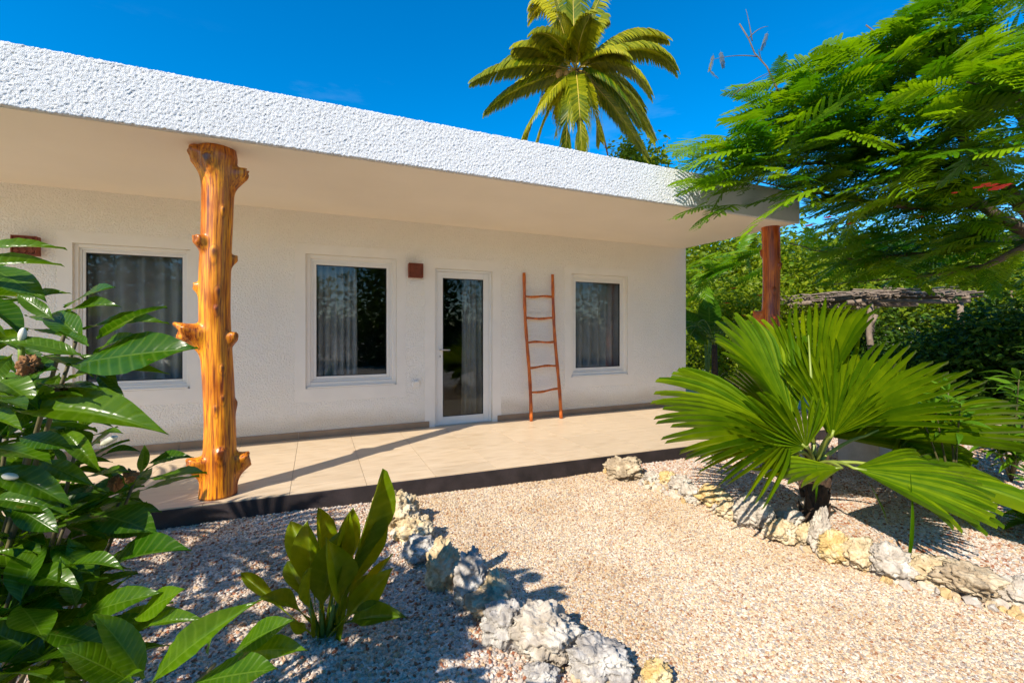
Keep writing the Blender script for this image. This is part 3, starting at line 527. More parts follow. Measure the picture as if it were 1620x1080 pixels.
# ladder
ladder = empty('ladder', (3.12, 5.84, 0), 'rustic reddish wooden ladder of round poles leaning on the wall', 'ladder')
rx = lambda z, s: (2.885-0.02*z+0.012*math.sin(z*3.1)) if s < 0 else (3.365-0.025*z+0.016*math.sin(z*2.7+1)+0.012)
ly = lambda z: 5.845+(WY-0.034-5.845)*z/2.19
for s in (-1, 1):
    pts = [(rx(z, s), ly(z), z) for z in np.linspace(0.0, 2.19, 22)]
    MB().tube(pts, [0.0265-0.0035*i/21+0.002*math.sin(i*1.7+s) for i in range(22)], 12, wob=0.05).obj('rail', M['ladder'], ladder, True)
for z, dz in ((0.41, 0.035), (0.78, 0.02), (1.15, 0.01), (1.51, 0.006), (1.84, 0.004)):
    a, b = Vector((rx(z, -1)-0.012, ly(z), z)), Vector((rx(z+dz, 1)+0.012, ly(z+dz), z+dz))
    MB().tube([a.lerp(b, t)+Vector((0, 0, 0.008*math.sin(t*7+z*5))) for t in np.linspace(0, 1, 10)], [0.0165+0.002*math.sin(i*1.3+z*9) for i in range(10)], 10, wob=0.06).obj('rung', M['ladder'], ladder, True)
# terracotta wall lights
def wall_light(x, z, label):
    s = 0.095; root = empty('wall_light', (x, WY, z), label, 'wall light', 'terracotta wall lights')
    MB().box(x-s, x+s, WY-0.075, WY-0.0005, z-s, z+s).obj('body', M['clay'], root, bevel=0.006)
    for i in (-1, 0, 1):
        for j in (-1, 0, 1):
            m = MB(); cx, cz = x+i*0.056, z+j*0.056; y0, y1 = WY-0.084, WY-0.0755; r = 0.021; q = 0.008
            m.box(cx-q, cx+q, y0, y1, cz-r, cz+r); m.box(cx-r, cx-q, y0, y1, cz-q, cz+q); m.box(cx+q, cx+r, y0, y1, cz-q, cz+q); m.obj('ornament', M['clay'], root)
    m = MB().ring(x-s-0.001, x+s+0.001, z-s-0.001, z+s+0.001, 0.012, WY-0.088, WY-0.0745); m.obj('rim', M['clay'], root, bevel=0.003)
wall_light(1.225, 2.135, 'square carved terracotta wall light between the middle window and the door')
wall_light(-2.645, 2.175, 'square carved terracotta wall light behind the shrub leaves')
sk = empty('wall_socket', (1.235, WY, 0.6), 'small white socket low on the wall left of the door', 'socket')
MB().box(1.185, 1.285, WY-0.02, WY-0.0005, 0.555, 0.645).obj('plate', M['alu'], sk, bevel=0.006)
MB().box(1.195, 1.275, WY-0.045, WY-0.0205, 0.615, 0.65).obj('cover', M['alu'], sk, bevel=0.005)

# ================================================================ STONES ALONG THE PATH
def rock_mesh(w, d, h, seed, sharp=1.0):
    import bmesh
    bm = bmesh.new(); bmesh.ops.create_icosphere(bm, subdivisions=5, radius=1.0); V = []; off = Vector((seed*7.3, seed*3.1, seed*1.7))
    for v in bm.verts:
        p = v.co.copy(); n = p.normalized()
        f = 1 + 0.36*sharp*mnoise.noise(p*1.25+off) + 0.30*sharp*mnoise.noise(p*2.9+off*2)
        rd = mnoise.noise(p*5.5+off*3); f += 0.15*sharp*(0.6-abs(rd)*2.2) + 0.08*sharp*mnoise.noise(p*10+off) + 0.055*sharp*(0.5-abs(mnoise.noise(p*17+off*2))*2) + 0.04*sharp*mnoise.noise(p*31+off)
        cell = mnoise.voronoi(p*3.4+off)[0]; f -= 0.13*sharp*max(0, 0.32-cell[0])*2.0; f += 0.16*sharp*(cell[1]-cell[0]-0.3)
        q = p*max(0.45, f); v.co = Vector((q.x*w*0.5, q.y*d*0.5, q.z*h*0.62))
    me = bpy.data.meshes.new('stone'); bm.to_mesh(me); bm.free(); me.polygons.foreach_set('use_smooth', [True]*len(me.polygons)); return me
ordn = 'first second third fourth fifth sixth seventh eighth ninth tenth eleventh twelfth thirteenth fourteenth fifteenth sixteenth seventeenth eighteenth'.split()
LEFT = [(590, 660, 785, 850, 'cream', 'tall pitted'), (626, 682, 822, 872, 'cream', 'low rounded'), (630, 690, 858, 902, 'grey', 'dark'), (673, 725, 856, 945, 'cream', 'tall pointed'), (719, 770, 878, 975, 'grey', 'tall slanting'),
        (757, 806, 910, 976, 'cream', 'tan upright'), (737, 812, 942, 996, 'brown', 'low shaded'), (762, 845, 966, 1042, 'grey', 'bulky shaded'), (808, 920, 976, 1066, 'white', 'biggest jagged'), (904, 1000, 1036, 1095, 'grey', 'broad flat'),
        (833, 882, 1064, 1100, 'grey', 'small cut off'), (1023, 1068, 1058, 1100, 'yellow', 'small bright')]
RIGHT = [(963, 1020, 730, 767, 'brown', 'pitted'), (1022, 1046, 750, 771, 'white', 'little'), (1043, 1072, 749, 773, 'yellow', 'small'), (1062, 1100, 757, 786, 'white', 'low'), (1083, 1113, 772, 801, 'white', 'squat'), (1108, 1160, 777, 808, 'yellow', 'ochre'),
         (1141, 1176, 795, 827, 'cream', 'split'), (1174, 1231, 789, 843, 'white', 'knobbed'), (1234, 1277, 812, 840, 'white', 'bright'), (1223, 1268, 827, 866, 'cream', 'wedge shaped'), (1266, 1298, 835, 867, 'cream', 'little'), (1289, 1319, 807, 879, 'white', 'tall thin'),
         (1308, 1354, 848, 897, 'yellow', 'rough'), (1346, 1401, 860, 908, 'cream', 'smooth'), (1396, 1461, 874, 926, 'white', 'large chalky'), (1459, 1529, 890, 937, 'cream', 'orange flecked'), (1514, 1608, 906, 961, 'brown', 'long'), (1602, 1660, 922, 972, 'white', 'frame edge')]
def edge_stones(rows, side, group):
    for i, (xa, xb, ya, yb, c, adj) in enumerate(rows):
        b = gnd((xa+xb)/2, yb-4, -0.165); d = depth(b); w = (xb-xa)/FPX*d*1.08; h = (yb-ya)/FPX*d*0.96
        o = link('coral_stone', rock_mesh(w*0.92, w*0.75, max(h, w*0.42)*0.78, i*1.37+(0 if side == 'left' else 41), 1.0), M['rock_'+c])
        p = b + FWD*w*0.33; o.location = (p.x, p.y, -0.165+h*0.42); o.rotation_euler = (random.uniform(-.12, .12), random.uniform(-.12, .12), -YAW)
        colr = {'brown': 'tan brown', 'cream': 'cream', 'white': 'pale', 'grey': 'grey', 'yellow': 'yellowish'}[c]
        tag(o, f'{adj} {colr} coral stone, {ordn[i]} from the porch in the {side} path edging', 'stone', group)
edge_stones(LEFT, 'left', 'coral stones edging the left of the path'); edge_stones(RIGHT, 'right', 'coral stones edging the right of the path')

# ================================================================ LEAF SHAPES
def leaf_mesh(name, hw, fold, bend, ripple, wave, base=0.0, peak=0.45, tip=0.12, n=18, m=4, stalk=0.06):
    """one broad leaf, 1 long on +Y, blade normal +Z, half width hw; uv.x runs -1..1 across, uv.y along."""
    V = []; UV = []; F = []
    for i in range(n+1):
        v = i/n; s = max(0.0, (v-stalk)/(1-stalk))
        a = math.log(0.5)/math.log(peak); w = math.sin(math.pi*(s**a))**0.85 if 0 < s < 1 else 0.0
        w = max(w*(1-tip*(s > 0.8)*(s-0.8)/0.2*2.5) if s > 0.8 else w, 0.0); w = max(hw*w, 0.012*(1-s)+0.001)
        for j in range(-m, m+1):
            u = j/m; x = u*w
            z = bend*(v-v*v*1.6)*0.6 - bend*0.35*v*v + fold*abs(x) + ripple*abs(u)*math.sin(v*2*math.pi*11-abs(u)*3.0)*w/hw + wave*u*abs(u)*math.sin(v*7+1.3*(u > 0))
            V.append((x, v, z)); UV.append((u, v))
    k = 2*m+1
    for i in range(n):
        for j in range(2*m): F.append((i*k+j, i*k+j+1, (i+1)*k+j+1, (i+1)*k+j))
    return mesh(name, V, F, True, uv=UV)
BROAD = [leaf_mesh('leaf', 0.19, 0.25, 0.15, 0.006, 0.025), leaf_mesh('leaf', 0.17, 0.45, 0.25, 0.007, 0.035), leaf_mesh('leaf', 0.21, 0.15, 0.08, 0.006, 0.03), leaf_mesh('leaf', 0.18, 0.6, 0.32, 0.005, 0.02)]
SPOON = [leaf_mesh('leaf', 0.20, 0.35, 0.10, 0.004, 0.03, peak=0.68, tip=0.0, stalk=0.30), leaf_mesh('leaf', 0.22, 0.5, 0.35, 0.004, 0.04, peak=0.66, tip=0.0, stalk=0.34), leaf_mesh('leaf', 0.17, 0.55, -0.1, 0.004, 0.03, peak=0.6, tip=0.1, stalk=0.25)]
LANCE = [leaf_mesh('leaf', 0.10, 0.5, 0.2, 0.0, 0.01, n=8, m=1), leaf_mesh('leaf', 0.115, 0.35, 0.5, 0.0, 0.01, n=8, m=1)]
def put_leaf(parent, me, mat, base, tip, nrm, wid=1.0, name='leaf'):
    d = Vector(tip)-Vector(base); l = d.length
    return link(name, me, mat, parent, frame_mat(base, d, nrm, l*wid, l, l))

# ---------------------------------------------------------------- the near shrub on the left
shrub_base = at(-150, 1080, 1.15); shrub_base.z = ground_z(shrub_base.x, shrub_base.y)
shrub = empty('leafy_shrub', shrub_base, 'big glossy broad leaved shrub with white buds in the left foreground', 'shrub')
def facing(p, up=0.7, cam_w=0.55, jit=0.45):
    t = (Vector((0, 0, EYE))-p).normalized(); return UP*up + t*cam_w + rvec()*jit
HAND = [  # base px,py,depth  tip px,py,depth  width
    (-75, 400, .98, 94, 380, 1.0, .42), (-70, 432, .98, 80, 402, 1.0, .6), (-35, 412, 1.05, 72, 472, 1.02, .9), (-60, 470, 1.0, 46, 512, .98, 1.1), (-50, 500, 1.1, 12, 525, 1.1, .9),
    (30, 480, 1.1, 100, 455, 1.1, .9), (40, 500, 1.1, 120, 505, 1.08, .8), (-10, 540, 1.0, 70, 560, .98, 1.0), (150, 590, 1.02, 200, 640, 1.0, .8), (60, 640, 1.0, 130, 610, .97, .9), (10, 600, .95, 90, 580, .93, 1.0), (140, 620, 1.05, 205, 632, 1.03, .8), (30, 690, 1.0, 110, 705, .97, 1.0), (60, 730, 1.05, 140, 760, 1.02, 1.0), (20, 800, 1.0, 90, 840, .97, 1.1), (100, 900, 1.0, 190, 880, .98, 1.0), (60, 560, 1.0, 150, 585, .97, .9), (80, 640, 1.02, 170, 665, 1.0, .9), (70, 620, 1.0, 10, 690, .95, .9), (120, 560, 1.02, 190, 600, 1.0, .8), (40, 520, 1.05, 110, 530, 1.05, 1.0), (150, 560, 1.0, 215, 520, .98, .8), (20, 560, .95, -30, 620, .9, 1.0), (100, 680, 1.15, 150, 735, 1.1, 1.0), (103, 487, 1.05, 174, 446, 1.02, 1.5), (106, 494, 1.03, 178, 472, 1.0, 1.0), (86, 506, 1.0, 24, 462, 1.0, .9), (134, 541, 1.0, 70, 482, 1.03, 1.3), (154, 537, .98, 257, 473, .95, .9), (132, 522, 1.06, 256, 496, 1.08, .9),
    (108, 578, .98, 306, 544, .95, 1.0), (106, 602, 1.0, 240, 568, .97, .7), (128, 562, .97, -4, 530, .93, 1.0), (140, 548, .97, 88, 516, 1.0, .9), (58, 608, 1.0, 160, 612, .98, .9), (20, 652, 1.0, 238, 648, .96, 1.0),
    (90, 560, 1.1, 40, 600, 1.0, 1.2), (-40, 590, 1.0, 60, 625, .95, 1.1), (-60, 620, .95, 45, 640, .9, 1.1), (-50, 668, .95, 28, 655, .9, .9), (95, 590, 1.05, 60, 655, 1.0, 1.2), (-40, 560, 1.1, 30, 580, 1.1, 1.2),
    (122, 690, 1.2, 135, 651, 1.2, 1.0), (124, 692, 1.2, 150, 656, 1.18, .7), (120, 685, 1.2, 112, 652, 1.22, .8), (145, 690, 1.2, 192, 678, 1.2, 1.5), (118, 678, 1.2, 135, 712, 1.15, 1.6), (120, 665, 1.15, 45, 668, 1.1, 1.0),
    (222, 748, 1.3, 231, 705, 1.3, 1.3), (230, 735, 1.3, 298, 715, 1.28, 1.0), (222, 759, 1.25, 326, 742, 1.22, .9), (160, 722, 1.25, 215, 704, 1.25, 1.0), (128, 757, 1.2, 202, 738, 1.18, 1.3), (230, 745, 1.3, 268, 722, 1.3, .7), (205, 770, 1.25, 200, 750, 1.2, 1.2),
    (100, 740, 1.2, 82, 700, 1.2, 1.3), (-30, 708, 1.0, 80, 718, .95, 1.1), (-30, 740, 1.0, 110, 785, .98, 1.0), (60, 750, 1.1, 5, 775, 1.05, 1.0), (-20, 790, 1.0, 100, 800, 1.0, 1.0),
    (142, 812, 1.15, 245, 833, 1.1, 1.4), (100, 832, 1.1, 168, 842, 1.08, 1.1), (160, 842, 1.15, 236, 842, 1.15, .8), (150, 918, 1.1, 275, 840, 1.05, 1.2), (120, 978, 1.0, 247, 930, .98, .9), (150, 985, 1.05, 190, 945, 1.05, 1.4),
    (212, 978, 1.0, 287, 930, .97, 1.1), (228, 994, .98, 313, 968, .96, .8), (226, 1074, .86, 160, 966, .84, 1.35), (234, 1086, .84, 380, 948, .82, .75), (300, 1082, .86, 436, 1052, .84, 1.2), (330, 1035, .95, 342, 978, .95, 1.6),
    (368, 1032, .95, 457, 976, .93, 1.2), (382, 1034, .95, 478, 1018, .93, 1.2), (210, 1080, .84, 98, 1018, .80, 1.4), (240, 1090, .88, 305, 1000, .9, 1.0), (60, 1000, .95, 175, 1020, .95, 1.1), (120, 960, 1.0, 100, 880, 1.0, 1.3), (150, 940, 1.05, 110, 850, 1.05, 1.1),
    (60, 905, 1.0, 0, 860, 1.0, 1.2), (180, 1085, .82, 225, 1055, .82, 1.2), (60, 830, 1.05, 5, 800, 1.05, 1.2), (80, 860, 1.05, 150, 905, 1.02, 1.2)]
for i, (bx, by, bd, tx, ty_, td, w) in enumerate(HAND):
    b, t = at(bx, by, bd), at(tx, ty_, td)
    put_leaf(shrub, BROAD[i % 4], M['shrub'], b, t, facing(b, 0.8, 0.5, 0.35), w*0.80)
# the mass of leaves behind, whorled round branch ends, and the part of the shrub left of the view
nodes = [(30, 900, 1.0), (90, 940, 1.05), (30, 960, .95), (80, 1040, .95), (0, 1060, .9), (140, 900, 1.2), (170, 1000, 1.1), (110, 810, 1.2), (60, 660, 1.2), (190, 790, 1.35), (0, 690, 1.1), (20, 850, 1.05), (20, 620, 1.25), (60, 700, 1.3), (10, 760, 1.2), (40, 830, 1.2), (90, 870, 1.25), (10, 900, 1.1), (60, 960, 1.15), (20, 1010, 1.0), (110, 1030, 1.1), (-60, 560, 1.3), (-90, 700, 1.3), (-120, 860, 1.2), (-60, 480, 1.35), (150, 800, 1.4), (70, 790, 1.35), (-40, 1000, 1.0), (130, 720, 1.4), (150, 1070, 1.05)]
ends = [at(*n) for n in nodes]
for k in range(22): ends.append(shrub_base + Vector((random.uniform(-0.95, 0.1), random.uniform(-0.75, 0.35), random.uniform(0.5, 1.75))))
for e in ends:
    if e.xy.length < 0.55: continue
    out = Vector((e.x-shrub_base.x, e.y-shrub_base.y, 0.35)); out = out.normalized() if out.length > 0.1 else UP
    for q in range(7):
        a = q*2.4+random.random(); side = Vector((math.cos(a), math.sin(a), random.uniform(-0.35, 0.35))); d = (side + out*0.55).normalized()
        b = e + out*random.uniform(-0.08, 0.02); ln = random.uniform(0.12, 0.2); t = b + d*ln
        if depth(t) < 0.45 and abs(t.xy.dot(RGT.xy)) < 0.6: continue
        put_leaf(shrub, random.choice(BROAD), M['shrub'], b, t, UP*0.9+rvec()*0.5, random.uniform(0.85, 1.15))
for e in ends[:30] + [at(120, 540, 1.02), at(125, 690, 1.2), at(215, 755, 1.28), at(230, 1082, .86), at(340, 1050, .93), at(110, 500, 1.04)]:
    m1 = shrub_base.lerp(e, 0.45) + Vector((random.uniform(-.06, .06), random.uniform(-.06, .06), -0.12))
    MB().tube(bez(shrub_base, m1, e, 12), [0.014-0.010*i/11 for i in range(12)], 6).obj('branch', M['twig'], shrub, True)
def bud(p, d, l, r, name, mat, parent):
    V = MB(); d = Vector(d).normalized(); V.tube([p+d*(l*t) for t in (0, .12, .3, .55, .8, .94, 1.0)], [r*x for x in (.35, .7, .95, 1.0, .75, .4, .08)], 10); return V.obj(name, mat, parent, True)
p = at(34, 540, .95); bud(p, UP+RGT*0.15, 0.030, 0.0075, 'flower_bud', M['bud'], shrub); MB().tube([p-UP*0.05, p], 0.006, 6).obj('flower_stalk', M['stem'], shrub, True)
p = at(160, 703, 1.15); bud(p, RGT*0.9+UP*0.45, 0.048, 0.009, 'flower_bud', M['bud'], shrub)
p = at(4, 752, .98); bud(p, RGT*0.9-UP*0.1, 0.035, 0.008, 'flower_bud', M['bud'], shrub)
for (px, py, dd, rr) in ((46, 578, .93, 0.016), (100, 617, 1.0, 0.011), (182, 765, 1.2, 0.014), (206, 752, 1.2, 0.013)):
    me = rock_mesh(rr*2, rr*2, rr*1.9, px*0.13, 1.5); o = link('withered_flower', me, M['dry'], shrub); o.matrix_basis = Matrix.Translation(at(px, py, dd))

# a rounder bush of the same kind stands left of the view and shades the bed
sh2 = empty('shade_bush', (-2.35, 0.55, -0.16), 'round leafy bush left of the view shading the gravel bed', 'bush')
for k in range(640):
    v = rvec(); v.normalize(); v *= random.random()**.4; p = Vector((-2.35, 0.55, 1.55))+Vector((v.x*.9, v.y*.9, v.z*1.15))
    if k >= 400: p = Vector((-2.75, 1.65, 1.35))+Vector((v.x*.8, v.y*.75, v.z*.8)); d = (v+rvec()*.7).normalized()
    put_leaf(sh2, random.choice(BROAD), M['shrub'], p, p+d*random.uniform(.16, .24), UP+rvec()*.5, 1.1)
for k in range(6): MB().tube([(-2.35, .55, -.17), (-2.35+.3*math.cos(k), .55+.3*math.sin(k), .6), (-2.35+.6*math.cos(k), .55+.6*math.sin(k), 1.5)], [.025, .018, .008], 6).obj('branch', M['twig'], sh2, True)

# ---------------------------------------------------------------- spoon leaved plant in the middle of the left bed
SPB = gnd(512, 1005); SPB.z = ground_z(SPB.x, SPB.y)
spoon = empty('spoon_leaf_plant', SPB, 'upright plant with spoon shaped leaves in the gravel beside the left stone row', 'plant')
SP = [(560, 985, 597, 735, -.02, 1.05, 2), (530, 985, 612, 795, .05, .9, 2), (505, 990, 440, 0, 0, 0, -1), (500, 990, 466, 822, .10, 1.0, 1), (490, 985, 482, 830, -.06, 1.1, 0), (500, 985, 513, 805, .06, .9, 0), (515, 985, 552, 802, -.04, .75, 2), (525, 985, 560, 806, .1, .9, 0),
      (505, 985, 520, 868, -.16, 1.2, 1), (540, 985, 548, 885, -.22, 1.1, 1), (490, 990, 437, 930, -.10, 1.25, 1), (480, 985, 380, 903, .05, .62, 0), (530, 985, 600, 920, -.14, 1.1, 1), (535, 990, 606, 962, -.22, .9, 1), (545, 985, 627, 878, .12, .55, 2), (495, 990, 480, 900, -.2, 1.0, 0), (485, 995, 462, 985, -.22, .8, 0), (515, 990, 590, 905, .12, 1.0, 0), (510, 990, 500, 850, .16, 1.0, 1), (505, 990, 455, 880, .14, 1.1, 1)]
for i, (bx, by, tx, ty_, dd, w, kind) in enumerate(SP):
    if kind < 0: continue
    b = SPB + RGT*((bx-512)/FPX*1.1) + UP*0.0 + FWD*random.uniform(-0.04, 0.04); t = at(tx, ty_, depth(SPB)+dd)
    put_leaf(spoon, SPOON[kind], M['spoon'], b, t, (Vector((0, 0, 1.0))-b).normalized()*0.9 + UP*0.35 + rvec()*0.55, w*0.54)
for k in range(7):
    a = k*0.9; b = SPB + Vector((math.cos(a)*0.02, math.sin(a)*0.02, -0.01)); MB().tube([b, b+Vector((math.cos(a)*.03, math.sin(a)*.03, .09)), b+Vector((math.cos(a)*.05, math.sin(a)*.05, .17))], [0.014, 0.011, 0.006], 7).obj('stalk', M['stem'], spoon, True)
sd = gnd(782, 952); sdl = empty('seedling', sd, 'tiny green seedling among the gravel beside the left stones', 'seedling')
for k in range(6):
    a = k*1.1; b = sd+Vector((0, 0, -0.005)); put_leaf(sdl, BROAD[k % 4], M['shrub'], b, b+Vector((math.cos(a)*.02, math.sin(a)*.02, .018+.006*(k % 3))), UP+rvec()*.3, 1.1)

# ================================================================ FAN PALM
def fan_blade(Rr, spread, nseg, split, droop, cup, pleat, seed=0):
    """pleated palm fan: hub at the origin, middle segment on +Y, upper face +Z."""
    rs = random.Random(seed); V = []; F = []; rad = []; rnd = []
    steps = [0.04, 0.2, 0.4, split*0.85, split, split+(1-split)*.3, split+(1-split)*.6, split+(1-split)*.85, 1.0]
    for i in range(nseg):
        t = (i+0.5)/nseg*2-1; th0 = t*spread; dth = spread/nseg
        sc = rs.random(); ln = Rr*(1-0.20*abs(t)**2)*rs.uniform(0.93, 1.05); b = len(V); tipdrop = rs.uniform(0.0, 0.10)*Rr; sway = rs.uniform(-.04, .04); dr = droop*rs.uniform(.75, 1.3)
        for s in steps:
            r = ln*s; k = max(0.0, (s-split)/(1-split)); wf = (1-k)**0.7 if k < 1 else 0.0
            for e in (-1, 0, 1):
                a = th0 + e*dth*(0.98*wf) + sway*k*k
                x, y = math.sin(a)*r, math.cos(a)*r
                z = (pleat*Rr*s*(0.5 if e else -0.5))*(1-k*.6)*min(1, 2.2*dth/0.12) - dr*Rr*s*s*s + cup*Rr*(abs(t)**2)*s - tipdrop*k*k
                V.append((x, y*(1-0.06*s*abs(dr)), z)); rad.append(s*0.9+0.1*s*abs(t)); rnd.append(sc*.8+(.2 if e == 0 else 0))
        for j in range(len(steps)-1):
            q = b+j*3; F += [(q, q+1, q+4, q+3), (q+1, q+2, q+5, q+4)]
    return mesh('blade', V, F, False, attrs={'rad': rad, 'rnd': rnd})
def fan_frond(parent, root, hub, tip, nrm, spread=95, nseg=38, split=0.6, droop=0.18, cup=0.15, pleat=0.04, seed=0, mat='fan', name='frond', wid=1.0):
    hub, tip, root = Vector(hub), Vector(tip), Vector(root); d = tip-hub; Rr = d.length
    o = link(name, fan_blade(1.0, R(spread), nseg, split, droop, cup, pleat, seed), M[mat], parent, frame_mat(hub, d, nrm, Rr*wid, Rr, Rr))
    ctl = root.lerp(hub, 0.5)+UP*0.06
    mb = MB(); mb.tube(bez(root, ctl, hub, 10)+[hub+d*0.10], [0.017-0.008*i/10 for i in range(11)], 7); mb.obj('petiole', M['petiole'], o, True)
    return o
FPB = gnd(1289, 828); FPB.z = ground_z(FPB.x, FPB.y); FD = depth(FPB)
fpalm = empty('fan_palm', FPB, 'young fan palm with wide pleated fronds in the right gravel bed', 'palm')
m = MB(); m.tube([FPB+UP*z + RGT*(0.015*math.sin(z*9)) for z in np.linspace(-.03, .52, 14)], [0.095, .09, .085, .08, .078, .078, .08, .078, .074, .07, .064, .055, .045, .03], 14, wob=0.12); m.obj('trunk', M['fibre'], fpalm)
for k in range(18):
    a = k*2.4; z = 0.02+0.028*k; b = FPB+Vector((math.cos(a)*.075, math.sin(a)*.075, z)); MB().tube([b, b+Vector((math.cos(a)*.02, math.sin(a)*.02, .06)), b+Vector((math.cos(a)*.035, math.sin(a)*.035, .12))], [.022, .016, .004], 6).obj('leaf_base', M['fibre'], fpalm)
crown = FPB+UP*0.46
toc = (Vector((0, 0, EYE))-crown).normalized()
#        hub px,py,dd      tip px,py,dd      normal                          spread nseg droop
FR = [((1252, 690, -.05), (1048, 640, -.35), UP*.62+toc*.75-RGT*.1,              46, 30, .16, .10, 0.55),
      ((1256, 672, .15), (1160, 486, .35), toc*.72+UP*.15+RGT*.65,               38, 26, .06, .22, 0.66),
      ((1284, 650, .20), (1322, 458, .40), toc*.9-RGT*.35,                       27, 20, .02, .35, 0.78),
      ((1322, 674, -.15), (1408, 520, -.05), toc*.8+UP*.1-RGT*.35,               66, 30, .06, .10, 0.52),
      ((1368, 690, .15), (1592, 590, .20), UP*.45+toc*.85-RGT*.1,                38, 26, .10, .10, 0.50),
      ((1350, 740, -.42), (1600, 790, -.80), UP*.95+toc*.30,                     48, 28, .05, .08, 0.58),
      ((1332, 740, -.35), (1218, 750, -.50), UP*.9+toc*.3,                       26, 9, .06, .10, 0.5),
      ((1266, 716, -.20), (1160, 668, -.40), UP*.3+toc*.9-RGT*.3,                40, 14, .12, .20, 0.50),
      ((1240, 668, .40), (1160, 580, .70), UP*.35+toc*.8+RGT*.3,                 60, 30, .08, .10, 0.60),
      ((1345, 650, .45), (1385, 552, .75), toc*.6+UP*.7-RGT*.3,                  62, 26, .10, .15, 0.58),
      ((1400, 740, -.15), (1650, 765, -.15), UP*.96+toc*.25,                     45, 22, .10, .10, 0.58),
      ((1240, 700, .20), (1085, 690, .10), UP*.6+toc*.8,                         34, 20, .20, .10, 0.55),
      ((1275, 708, -.25), (1205, 640, -.34), toc*.9+UP*.2-RGT*.2,                58, 18, .05, .20, 0.5),
      ((1316, 690, -.24), (1345, 585, -.22), toc*.95-RGT*.2,                     52, 20, .03, .15, 0.5),
      ((1310, 690, .5), (1450, 620, .9), UP*.6+toc*.7,                           55, 26, .12, .10, 0.58)]
for i, (h, t, n, sp, ns, dr, cu, spl) in enumerate(FR):
    hub, tip = at(h[0], h[1], FD+h[2]), at(t[0], t[1], FD+t[2])
    fan_frond(fpalm, crown+(hub-crown)*0.12, hub, hub+(tip-hub)*.95, n, sp, int(ns*.86), min(.78, spl+.04), dr*.6, cu, 0.14, i*3+1)
# three loose strap tips hanging from the lowest frond, one bare spear
for (bx, by, tx, ty_, dd, w) in ((1440, 750, 1440, 925, -.72, .05), (1370, 755, 1412, 835, -.45, .03), (1291, 735, 1292, 800, -.42, .10)):
    put_leaf(fpalm, LANCE[0], M['fan'], at(bx, by, FD+dd), at(tx, ty_, FD+dd), toc+RGT*.2, w*2.6, 'hanging_strap')
b = at(1286, 700, FD+.05); MB().tube([b, at(1284, 610, FD+.1), at(1279, 530, FD+.12)], [.02, .012, .004], 7).obj('spear', M['petiole'], fpalm, True)
# a second fan palm stands left of the view and throws the ribbed shadow on the porch
q = Vector((-3.05, 2.75, -0.16)); fp2 = empty('fan_palm', q, 'fan palm left of the view shading the porch edge', 'palm')
MB().tube([q+UP*z for z in np.linspace(-.03, .9, 8)], [.1, .09, .085, .08, .08, .075, .07, .04], 10).obj('trunk', M['fibre'], fp2)
for k in range(9):
    a = k*0.7+0.2; hub = q+Vector((math.cos(a)*.5, math.sin(a)*.5, 1.0+.35*(k % 3))); fan_frond(fp2, q+UP*.85, hub, hub+Vector((math.cos(a)*.8, math.sin(a)*.8, .25*(k % 3))), UP+Vector((-math.cos(a), -math.sin(a), 0))*.3, 85, 30, .6, .2, .15, .045, 50+k)

# ================================================================ SMALL SHRUBS AT THE RIGHT
def lance_plant(name, base, stems, label, lmin, lmax, per, leaf=LANCE, mat='olean', cat='shrub', nodes_n=5):
    root = empty(name, base, label, cat)
    for e in stems:
        e = Vector(e); c = Vector(base).lerp(e, .5)+Vector((random.uniform(-.05, .05), random.uniform(-.05, .05), .05)); pts = bez(base, c, e, 12)
        MB().tube(pts, [0.011-.007*i/11 for i in range(12)], 6).obj('stem', M['twig'], root, True)
        for k in range(nodes_n):
            p = pts[max(3, 11-int(k*1.3))]
            for q in range(per):
                a = q*2*math.pi/per+k*.6+random.random()*.5; d = Vector((math.cos(a), math.sin(a), random.uniform(.2, .9) if k < 3 else random.uniform(-.2, .5)))
                put_leaf(root, random.choice(leaf), M[mat], p, p+d.normalized()*random.uniform(lmin, lmax), UP+rvec()*.4, 1.0)
    return root
b = gnd(1600, 760); lance_plant('oleander_shrub', b, [at(1590, 640, 4.2), at(1560, 660, 4.1), at(1612, 600, 4.0), at(1640, 620, 4.2), at(1660, 560, 4.2), at(1600, 690, 4.0)], 'narrow leaved oleander at the right edge behind the fan palm', .16, .27, 6, nodes_n=7)
b = gnd(1512, 742); b = at(1512, 742, 3.6); b.z = -0.16
lance_plant('young_shrub', b, [at(1478, 640, 3.35), at(1520, 640, 3.3), at(1455, 650, 3.4), at(1500, 620, 3.4)], 'spindly brown stemmed young shrub in front of the right palm frond', .13, .22, 4, nodes_n=4)
b = at(1640, 830, 3.3); b.z = -0.16; lance_plant('oleander_shrub', b, [at(1625, 800, 3.3), at(1640, 760, 3.3), at(1630, 830, 3.2)], 'low oleander sprig at the right edge below the palm frond', .13, .2, 5, nodes_n=5)
blk = MB().box(-.33, .33, -.25, .25, -.02, .46).obj('concrete_block', M['concrete'], bevel=.012); p = at(1400, 700, 4.75); blk.location = (p.x, p.y, -.165); blk.rotation_euler.z = -YAW+.12
tag(blk, 'pale grey concrete block standing in gravel behind the fan palm', 'block')

